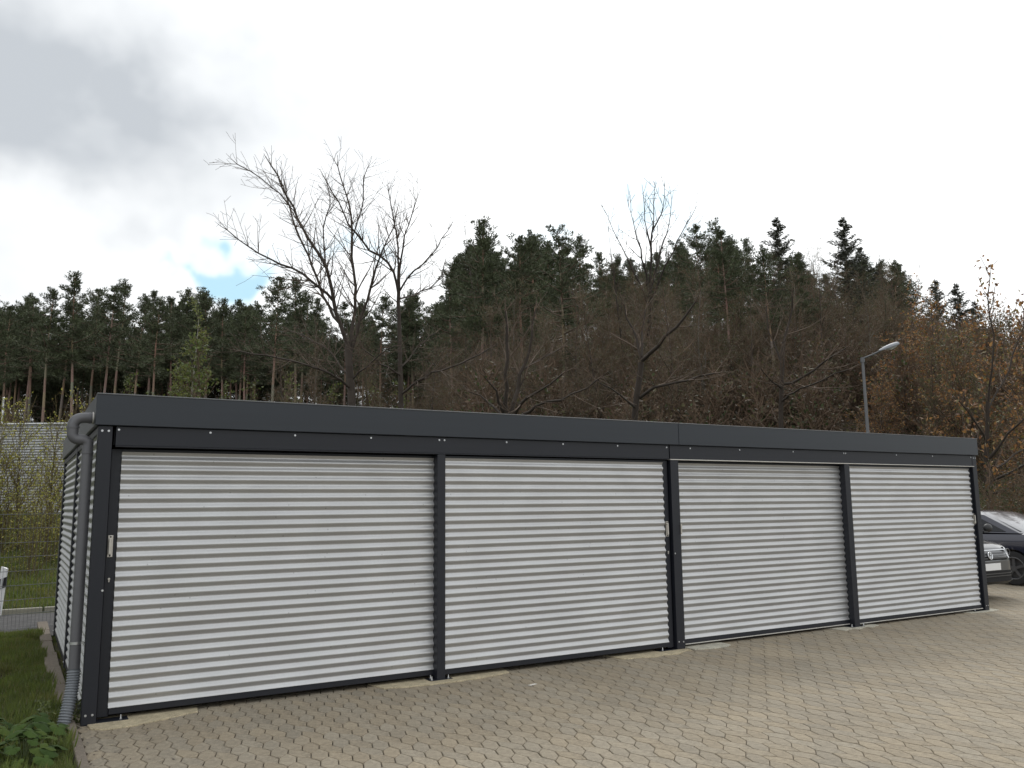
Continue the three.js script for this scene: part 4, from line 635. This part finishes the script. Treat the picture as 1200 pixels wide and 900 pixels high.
  // big lobed leaves in the corner
  const lobe = (seed) => {
    const q = rngOf(seed), n = 42, pos = [0, 0, 0], idx = [], ring = 3;
    for (let k = 1; k <= ring; k++) for (let i = 0; i <= n; i++) { const t = (i / n - 0.5) * 5.6, f = (0.62 + 0.38 * Math.abs(Math.cos(t * 1.25)) ** 0.7) * (1 - 0.12 * Math.abs(t) / 2.8) * (1 + 0.05 * Math.sin(t * 17)), s = k / ring, x = Math.sin(t) * f * s, z = Math.cos(t) * f * s; pos.push(x, -0.22 * s * s + 0.07 * Math.cos(t * 3.2) * s + 0.03 * (q() - 0.5) * s, z); }
    for (let i = 0; i < n; i++) idx.push(0, 1 + i, 2 + i);
    for (let k = 0; k < ring - 1; k++) for (let i = 0; i < n; i++) { const c = 1 + k * (n + 1) + i, d = c + n + 1; idx.push(c, d, c + 1, c + 1, d, d + 1); }
    const g = new THREE.BufferGeometry(); g.setAttribute('position', new THREE.Float32BufferAttribute(pos, 3)); g.setIndex(idx); g.computeVertexNormals(); return g;
  };
  const lobes = [1, 2, 3].map(lobe), greens = [[0.05, 0.085, 0.02], [0.06, 0.1, 0.024], [0.04, 0.07, 0.018], [0.075, 0.11, 0.026]].map((c) => phys(...c, 0.9, { transmission: 0.15, thickness: 0, specularIntensity: 0.35 })), stem = mat(0.1, 0.13, 0.05, 0.7);
  const weed = (x, z, n, R, S, label, seed) => {
    const g = thing('mallow_plant', label, 'plant', V(x, 0, z)), q = rngOf(seed);
    for (let i = 0; i < n; i++) { const a = i * 2.4 + q(), d = R * Math.sqrt((i + 0.6) / n), h = 0.05 + 0.17 * (1 - d / R) + 0.05 * q(), e = V(Math.cos(a) * d, h, Math.sin(a) * d), l = part('leaf', lobes[i % 3], greens[Math.floor(q() * 4)], g); l.position.copy(e); l.scale.setScalar(S * (0.7 + 0.55 * q())); l.rotation.set(0.25 + 0.3 * q(), -a + PI / 2 + (q() - 0.5), (q() - 0.5) * 0.5, 'YXZ'); part('stalk', tube([V(0, -0.02, 0), V(e.x * 0.5, h * 0.7, e.z * 0.5), e], 0.003, 5, 6), stem, g); }
  };
  weed(-0.3, 0.4, 24, 0.21, 0.062, 'leafy mallow-like weed with big lobed leaves touching the edging stones', 1); weed(-0.38, 0.85, 22, 0.22, 0.06, 'leafy mallow-like weed at the bottom left corner of the photo', 2); weed(-0.6, 0.35, 18, 0.22, 0.06, 'leafy mallow-like weed half cut by the left edge', 3);
  const herb = protoBare('herb', 121, 0.3, { limbs: 3, from: 0.1, spread: 0.6, lift: 0.8, R: 0.004, rmin: 0.0016, seg: [0.06, 0.05, 0.04, 0.04], lmin: 0.02, bark: [0.1, 0.12, 0.04], twig: [0.1, 0.13, 0.04] }, leafing(0.8, 0.035, [[0.1, 0.14, 0.03], [0.14, 0.17, 0.04], [0.08, 0.1, 0.03]], 2));
  const hs = [[-0.19, 0.02, 'small light green herb growing at the mouth of the ribbed hose'], [-0.28, -0.1, 'small light green herb left of the ribbed hose'], [-0.06, -0.12, 'dry brownish herb between ribbed hose and corner post'], [-0.2, 0.2, 'small light green herb between hose and lobed leaves'], [-0.75, -4.6, 'sparse brownish herb in front of the wire fence']];
  hs.forEach(([x, z, l], i) => { const o = i ? herb.clone() : herb; o.name = numbered('herb'); o.position.set(x, 0, z); o.rotation.y = i * 1.7; o.scale.setScalar(i === 4 ? 1.8 : 0.75); scene.add(o); tag(o, l, 'plant'); });
}

// ------------------------------------------------------------------ street lamp
{
  const b = at(1016.5, 500, 24), y = groundY(b.x, b.z), top = at(1013.5, 419, 24), h = top.y - y;
  const g = thing('street_lamp', 'tall grey street lamp with one tilted head behind the garage roof', 'street lamp', V(b.x, y, b.z)), lampGrey = mat(0.14, 0.143, 0.15, 0.6, 0.2);
  const px = (x, yy, d = 24) => at(x, yy, d).sub(g.position);
  part('pole', [cyl(0.062, 0.038, h, 14).translate(0, h / 2, 0), cyl(0.08, 0.08, 1.0, 14).translate(0, 0.45, 0)], lampGrey, g);
  const a = V(0, h - 0.03, 0), e = px(1032, 411), d = e.clone().sub(a).normalize();
  part('collar', cyl(0.06, 0.06, 0.14, 12).translate(0, h - 0.02, 0), lampGrey, g);
  part('arm', tube([a, a.clone().addScaledVector(d, 0.05).add(V(0, 0.04, 0)), a.clone().lerp(e, 0.5).add(V(0, 0.015, 0)), e], 0.026, 10, 16), lampGrey, g);
  const tip = px(1052.5, 403.5), len = tip.clone().sub(e).length(), head = new THREE.Group(); head.name = 'lamp_head'; head.position.copy(e); head.quaternion.setFromUnitVectors(V(1, 0, 0), tip.clone().sub(e).normalize()); g.add(head);
  const hs = []; for (let i = 0; i <= 8; i++) { const t = i / 8, w = 0.045 + 0.085 * Math.sin(Math.min(1, t * 1.15) * PI * 0.55) * (t > 0.9 ? 0.85 : 1), hh = 0.035 + 0.05 * Math.sin(t * PI * 0.75); for (let k = 0; k < 12; k++) { const q = k / 12 * 2 * PI; hs.push(V(-0.04 + t * (len + 0.04), Math.max(-0.3, Math.sin(q)) * hh + 0.01, Math.cos(q) * w)); } }
  part('housing', new ConvexGeometry(hs), mat(0.26, 0.275, 0.3, 0.5, 0.1), head);
  const bowl = new THREE.SphereGeometry(1, 16, 8, 0, 2 * PI, PI / 2, PI / 2).scale(len * 0.33, 0.075, 0.1).translate(len * 0.62, -0.004, 0);
  part('glass_bowl', bowl, phys(0.75, 0.76, 0.74, 0.25, { transmission: 0.5, thickness: 0, side: THREE.DoubleSide }), head);
}

// ------------------------------------------------------------------ cars
const barGrey = mat(0.1, 0.1, 0.105, 0.4, 0.3), intakeBlack = mat(0.008, 0.008, 0.009, 0.85);
const glassDark = phys(0.008, 0.009, 0.013, 0.05, { specularIntensity: 0.7 }), chrome = mat(0.75, 0.76, 0.78, 0.12, 1), plasticBlack = mat(0.02, 0.02, 0.022, 0.5), tyreM = mat(0.022, 0.022, 0.023, 0.85), rimM = mat(0.42, 0.43, 0.45, 0.35, 0.8);
const interp = (tab, x) => { for (let i = 1; i < tab.length; i++) if (x <= tab[i][0]) { const t = (x - tab[i - 1][0]) / (tab[i][0] - tab[i - 1][0]); return lerp(tab[i - 1][1], tab[i][1], clamp(t, 0, 1)); } return tab[tab.length - 1][1]; };
// front points towards +z; stations measured from the nose
function carBody(c) {
  const st = []; for (let i = 0; i <= 60; i++) { const t = i / 60; st.push(c.len * (0.5 - 0.5 * Math.cos(PI * t))); }
  const ring = (s) => {
    const w = c.half * Math.min(1, Math.sqrt(clamp((s + 0.012) / c.nose, 0, 1)) * 0.42 + 0.58, Math.sqrt(clamp((c.len - s + 0.012) / 0.3, 0, 1)) * 0.3 + 0.7), yb = interp(c.bottom, s), yt = interp(c.top, s), m = lerp(yb, yt, 0.5);
    const half = [[0, yb], [0.7, yb], [0.9, yb + 0.02], [0.965, yb + 0.09], [0.99, lerp(yb, yt, 0.3)], [1, m], [0.995, lerp(m, yt, 0.4)], [0.985, lerp(m, yt, 0.55)], [0.965, yt - 0.075], [0.93, yt - 0.025], [0.84, yt], [0.5, yt + 0.022], [0, yt + 0.03]];
    return [...half.map(([x, y]) => [x * w, y]), ...half.slice(1, -1).reverse().map(([x, y]) => [-x * w, y])];
  };
  const pos = [], idx = [], n = ring(1).length;
  for (const s of st) for (const [x, y] of ring(s)) pos.push(x, y, c.len / 2 - s);
  for (let i = 0; i < st.length - 1; i++) for (let j = 0; j < n; j++) { const a = i * n + j, b = i * n + (j + 1) % n, d = a + n, e = b + n; idx.push(a, b, d, b, e, d); }
  for (const [i, flip] of [[0, true], [st.length - 1, false]]) { const o = pos.length / 3; let cy = 0; for (let j = 0; j < n; j++) cy += pos[(i * n + j) * 3 + 1] / n; pos.push(0, cy, pos[i * n * 3 + 2]); for (let j = 0; j < n; j++) { const a = i * n + j, b = i * n + (j + 1) % n; flip ? idx.push(o, b, a) : idx.push(o, a, b); } }
  let g = new THREE.BufferGeometry(); g.setAttribute('position', new THREE.Float32BufferAttribute(pos, 3)); g.setIndex(idx); g.computeVertexNormals();
  // make sure faces look outwards, then cut the wheel arches
  g.computeBoundingBox(); const nn = g.attributes.normal, k = 30 * n + 5; if (nn.getX(k) * pos[k * 3] < 0) { for (let i = 0; i < idx.length; i += 3) [idx[i + 1], idx[i + 2]] = [idx[i + 2], idx[i + 1]]; g.setIndex(idx); g.computeVertexNormals(); }
  g.setAttribute('uv', new THREE.Float32BufferAttribute(new Float32Array(pos.length / 3 * 2), 2));
  const ev = new Evaluator(); ev.useGroups = false; let body = new Brush(g); body.updateMatrixWorld();
  for (const z of [c.len / 2 - c.axles[0], c.len / 2 - c.axles[1]]) for (const s of [-1, 1]) { const k = new Brush(new THREE.CylinderGeometry(c.wheel * 1.1, c.wheel * 1.1, 0.5, 32).rotateZ(PI / 2).translate(s * (c.half - 0.06), c.wheel + 0.005, z)); k.updateMatrixWorld(); body = ev.evaluate(body, k, SUBTRACTION); }
  const out = body.geometry; out.deleteAttribute('uv'); return toCreasedNormals(mergeVertices(out.index ? out : out, 1e-4).toNonIndexed(), 0.55);
}
function carGlass(c, parent, paint) {
  const L = c.len / 2, cb = [[c.cowl, c.belt], [c.roofF, c.roof - 0.03], [c.roofF + 0.35, c.roof], [c.roofR - 0.3, c.roof - 0.005], [c.roofR, c.roof - 0.05], [c.deck, c.belt]];
  const pts = []; for (const [s, y] of cb) { const f = (y - c.belt) / (c.roof - c.belt), w = lerp(c.half * 0.93, c.half * 0.7, Math.pow(Math.max(0, f), 1.1)); for (const k of [-1, 1]) { pts.push(V(k * w, y, L - s)); if (f > 0.5) { pts.push(V(k * (w - 0.06), y + 0.025, L - s)); pts.push(V(k * (w - 0.26), y + 0.045, L - s)); } else pts.push(V(k * (w - 0.2), y, L - s + (s < 2 ? 0.1 : -0.1))); } }
  const cab = part('cabin', toCreasedNormals(new ConvexGeometry(pts), 0.5), paint, parent);
  const quad = (corners, off) => { const [a, b, d, e] = corners, n = b.clone().sub(a).cross(e.clone().sub(a)).normalize(); const N = 8, pos = [], idx = []; for (let i = 0; i <= N; i++) for (let j = 0; j <= N; j++) { const p = a.clone().lerp(b, j / N).lerp(e.clone().lerp(d, j / N), i / N).addScaledVector(n, off + 0.0); pos.push(p.x, p.y, p.z); } for (let i = 0; i < N; i++) for (let j = 0; j < N; j++) { const q = i * (N + 1) + j; idx.push(q, q + 1, q + N + 2, q, q + N + 2, q + N + 1); } const g = new THREE.BufferGeometry(); g.setAttribute('position', new THREE.Float32BufferAttribute(pos, 3)); g.setIndex(idx); g.computeVertexNormals(); return g; };
  const side = (k, s, y) => { const f = (y - c.belt) / (c.roof - c.belt), w = lerp(c.half * 0.93, c.half * 0.7, Math.pow(Math.max(0, f), 1.1)); return V(k * w, y, L - s); };
  // windscreen and rear window lie on the sloping ends
  const end = (s0, y0, s1, y1, m, out) => { const p = (k, t) => { const y = lerp(y0, y1, t), s = lerp(s0, s1, t), f = (y - c.belt) / (c.roof - c.belt), w = lerp(c.half * 0.93, c.half * 0.7, Math.pow(f, 1.1)) - 0.07; return V(k * w, y + 0.012, L - s + out); }; return quad([p(-m, 0.06), p(m, 0.06), p(m, 0.93), p(-m, 0.93)], 0.004); };
  part('windscreen', end(c.cowl, c.belt, c.roofF, c.roof - 0.03, 1, 0.022), glassDark, cab); part('rear_window', end(c.deck, c.belt, c.roofR, c.roof - 0.05, -1, -0.022), glassDark, cab);
  for (const k of [-1, 1]) {
    const y0 = c.belt + 0.025, y1 = c.roof - 0.085, fz = (y) => lerp(c.cowl, c.roofF, (y - c.belt) / (c.roof - 0.03 - c.belt)) + 0.16, rz = (y) => lerp(c.deck, c.roofR, (y - c.belt) / (c.roof - 0.05 - c.belt)) - 0.2;
    const pane = (a0, a1, b0, b1) => { const q = [side(k, a0, y0), side(k, b0, y0), side(k, b1, y1), side(k, a1, y1)]; return quad(k > 0 ? q : [q[1], q[0], q[3], q[2]], 0.006); };
    part('side_window', pane(fz(y0) , fz(y1), c.pillar - 0.04, c.pillar - 0.04), glassDark, cab); part('side_window', pane(c.pillar + 0.05, c.pillar + 0.05, rz(y0), rz(y1)), glassDark, cab);
    const mr = part('wing_mirror', new THREE.SphereGeometry(1, 18, 12).scale(0.1, 0.075, 0.06).translate(k * (c.half + 0.07), c.belt + 0.1, L - (c.mirrorS ?? c.cowl + 0.35)), c.mirror ?? paint, parent); part('mirror_arm', box(0.14, 0.03, 0.05, k * (c.half - 0.02), c.belt + 0.04, L - (c.mirrorS ?? c.cowl + 0.35)), plasticBlack, mr);
  }
}
function wheels(c, parent, rimMat = rimM) {
  const T = new THREE.LatheGeometry([[0.2, -0.1], [0.29, -0.105], [0.315, -0.085], [0.32, 0], [0.315, 0.085], [0.29, 0.105], [0.2, 0.1]].map(([x, y]) => new THREE.Vector2(x * c.wheel / 0.32, y)), 36).rotateZ(PI / 2);
  const R = []; R.push(new THREE.TorusGeometry(0.2 * c.wheel / 0.32, 0.016, 8, 32).rotateY(PI / 2).translate(0.09, 0, 0), cyl(0.05, 0.05, 0.03, 16).rotateZ(PI / 2).translate(0.08, 0, 0)); for (let i = 0; i < 5; i++) R.push(box(0.02, 0.2 * c.wheel / 0.32, 0.05, 0.08, 0.1 * c.wheel / 0.32, 0).rotateX(i / 5 * 2 * PI)); R.push(cyl(0.195, 0.195, 0.02, 24).rotateZ(PI / 2).translate(0.02, 0, 0));
  const rim = merged(R);
  for (const s of c.axles) for (const k of [-1, 1]) { const w = new THREE.Group(); w.name = 'wheel'; w.position.set(k * (c.half - 0.12), c.wheel, c.len / 2 - s); w.rotation.y = k > 0 ? 0 : PI; parent.add(w); part('tyre', T, tyreM, w); part('rim', rim, rimMat, w); }
}
{ // dark grey compact van
  const c = { len: 4.4, half: 0.89, nose: 0.34, wheel: 0.315, axles: [0.9, 3.58], bottom: [[0, 0.3], [0.1, 0.24], [0.5, 0.2], [3.9, 0.2], [4.4, 0.36]], top: [[0, 0.7], [0.05, 0.8], [0.16, 0.86], [0.5, 0.93], [1.0, 1.0], [1.3, 1.03], [4.3, 1.03], [4.4, 0.92]], belt: 1.02, roof: 1.62, cowl: 0.85, roofF: 1.75, roofR: 4.15, deck: 4.35, pillar: 2.45, mirror: plasticBlack, mirrorS: 0.53 };
  const g = thing('parked_car', 'dark grey compact van parked nose out right beside the garage end, white number plate', 'car', V(13.04, 0, -2.83));
  const paint = phys(0.075, 0.077, 0.082, 0.35, { metalness: 0.3, clearcoat: 1, clearcoatRoughness: 0.06 });
  part('body', carBody(c), paint, g); carGlass(c, g, paint); wheels(c, g);
  const nz = (x, y) => { const q = Math.max(0, Math.abs(x) / c.half - 0.56) / 0.44; return 2.2 - c.nose * q * q - (y > 0.7 ? Math.max(0, y - 0.7) * 0.55 : 0) - (y < 0.3 ? (0.3 - y) * 1.5 : 0); };
  const strip = (x0, x1, y0, y1, out, th = 0.03, n = 16) => { const pos = [], idx = []; for (let i = 0; i <= n; i++) { const x = lerp(x0, x1, i / n), tan = (nz(x + 0.01, 0.5) - nz(x - 0.01, 0.5)) / 0.02, l = Math.hypot(1, tan), nx = -tan / l, nzv = 1 / l; for (const [y, o] of [[y0, out - th], [y0, out], [y1, out], [y1, out - th]]) pos.push(x + nx * o, y, nz(x, y) + nzv * o); } for (let i = 0; i < n; i++) for (let j = 0; j < 4; j++) { const a = i * 4 + j, b = i * 4 + (j + 1) % 4, d = a + 4, e = b + 4; idx.push(a, d, b, b, d, e); } const q = new THREE.BufferGeometry(); q.setAttribute('position', new THREE.Float32BufferAttribute(pos, 3)); q.setIndex(idx); return toCreasedNormals(q, 0.6); };
  const gr = part('grille', strip(-0.5, 0.5, 0.635, 0.79, 0.014), intakeBlack, g);
  for (const y of [0.668, 0.71, 0.752]) part('grille_bar', strip(-0.485, 0.485, y - 0.009, y + 0.009, 0.024, 0.014), barGrey, gr);
  part('grille_frame', strip(-0.52, 0.52, 0.79, 0.802, 0.022, 0.03), chrome, gr);
  const em = new THREE.Group(); em.name = 'badge'; em.position.set(0, 0.712, nz(0, 0.712) + 0.03); em.rotation.x = -0.2; g.add(em);
  const bar = (ax, ay, bx, by) => { const a = V(ax, ay, 0), b = V(bx, by, 0); return rod(a, b, 0.0055, 6); };
  part('badge_disc', cyl(0.057, 0.057, 0.01, 28).rotateX(PI / 2), plasticBlack, em);
  part('badge_ring', new THREE.TorusGeometry(0.056, 0.007, 8, 32).translate(0, 0, 0.006), chrome, em);
  part('badge_letters', merged([bar(-0.022, 0.05, 0, 0.004), bar(0.022, 0.05, 0, 0.004), bar(-0.047, 0.024, -0.02, -0.046), bar(-0.02, -0.046, 0, -0.006), bar(0, -0.006, 0.02, -0.046), bar(0.02, -0.046, 0.047, 0.024)].map((q) => q.translate(0, 0, 0.008))), chrome, em);
  part('bumper', strip(-0.86, 0.86, 0.335, 0.62, 0.02, 0.06, 30), paint, g);
  part('lower_intake', strip(-0.56, 0.56, 0.3, 0.468, 0.026), intakeBlack, g);
  part('intake_bar', strip(-0.55, 0.55, 0.38, 0.39, 0.034, 0.014), paint, g); part('intake_bar', strip(-0.55, 0.55, 0.42, 0.43, 0.034, 0.014), paint, g);
  part('bumper_lip', strip(-0.8, 0.8, 0.25, 0.3, 0.03, 0.08, 24), plasticBlack, g);
  const pl = part('number_plate', span(-0.26, 0.26, -0.055, 0.055, -0.004, 0.004, 0.003), M.whitePaint, g); pl.position.set(0, 0.535, nz(0, 0.5) + 0.034); part('plate_strip', span(-0.259, -0.215, -0.053, 0.053, 0.0042, 0.0058, 0.0005), mat(0.01, 0.05, 0.3, 0.5), pl);
  for (const k of [-1, 1]) { const a = k > 0 ? 0.53 : -0.84, h = part('headlight', strip(a, a + 0.31, 0.66, 0.83, 0.016, 0.05, 12), phys(0.5, 0.52, 0.55, 0.08, { metalness: 0.5, clearcoat: 1 }), g); part('lamp_ring', new THREE.TorusGeometry(0.055, 0.008, 8, 24).translate(k * 0.64, 0.745, nz(0.64, 0.745) + 0.02), barGrey, h); part('fog_light', strip(k > 0 ? 0.6 : -0.76, k > 0 ? 0.76 : -0.6, 0.36, 0.43, 0.026), plasticBlack, g); }
}
{ // dark blue saloon
  const c = { len: 4.6, half: 0.9, nose: 0.4, wheel: 0.32, axles: [0.92, 3.65], bottom: [[0, 0.32], [0.15, 0.22], [0.6, 0.19], [4.0, 0.19], [4.6, 0.34]], top: [[0, 0.62], [0.08, 0.7], [0.3, 0.77], [0.8, 0.86], [1.3, 0.92], [2.0, 0.95], [4.2, 0.98], [4.6, 0.9]], belt: 0.97, roof: 1.355, cowl: 1.2, roofF: 1.85, roofR: 3.05, deck: 3.8, pillar: 2.35 };
  const g = thing('parked_car', 'dark blue saloon parked beyond the grey van, cut by the right photo edge', 'car', V(16.62, 0, -3.1), PI);
  const paint = phys(0.012, 0.013, 0.03, 0.3, { metalness: 0.2, clearcoat: 1, clearcoatRoughness: 0.04 });
  part('body', carBody(c), paint, g); carGlass(c, g, paint); wheels(c, g, barGrey);
  for (const k of [-1, 1]) {
    part('door_handle', span(-0.012, 0.012, -0.014, 0.014, -0.09, 0.09, 0.006).translate(k * 0.905, 0.78, -0.3), paint, g); part('trim_strip', span(-0.006, 0.006, -0.012, 0.012, -1.25, 1.0, 0.004).translate(k * 0.902, 0.56, 0), paint, g);
    part('headlight', new THREE.SphereGeometry(1, 16, 10).scale(0.2, 0.07, 0.12).translate(k * 0.58, 0.64, 2.12), phys(0.5, 0.52, 0.55, 0.08, { metalness: 0.5, clearcoat: 1 }), g);
    part('tail_light', span(-0.14, 0.14, -0.07, 0.07, -0.03, 0.03, 0.02).translate(k * 0.62, 0.78, -2.28), phys(0.4, 0.01, 0.01, 0.15, { clearcoat: 1 }), g);
  }
  part('grille', span(-0.4, 0.4, -0.06, 0.06, -0.02, 0.02, 0.01).translate(0, 0.55, 2.3), plasticBlack, g); part('number_plate', span(-0.26, 0.26, -0.055, 0.055, -0.005, 0.005, 0.003).translate(0, 0.42, 2.315), M.whitePaint, g);
}

renderer.render(scene, camera);
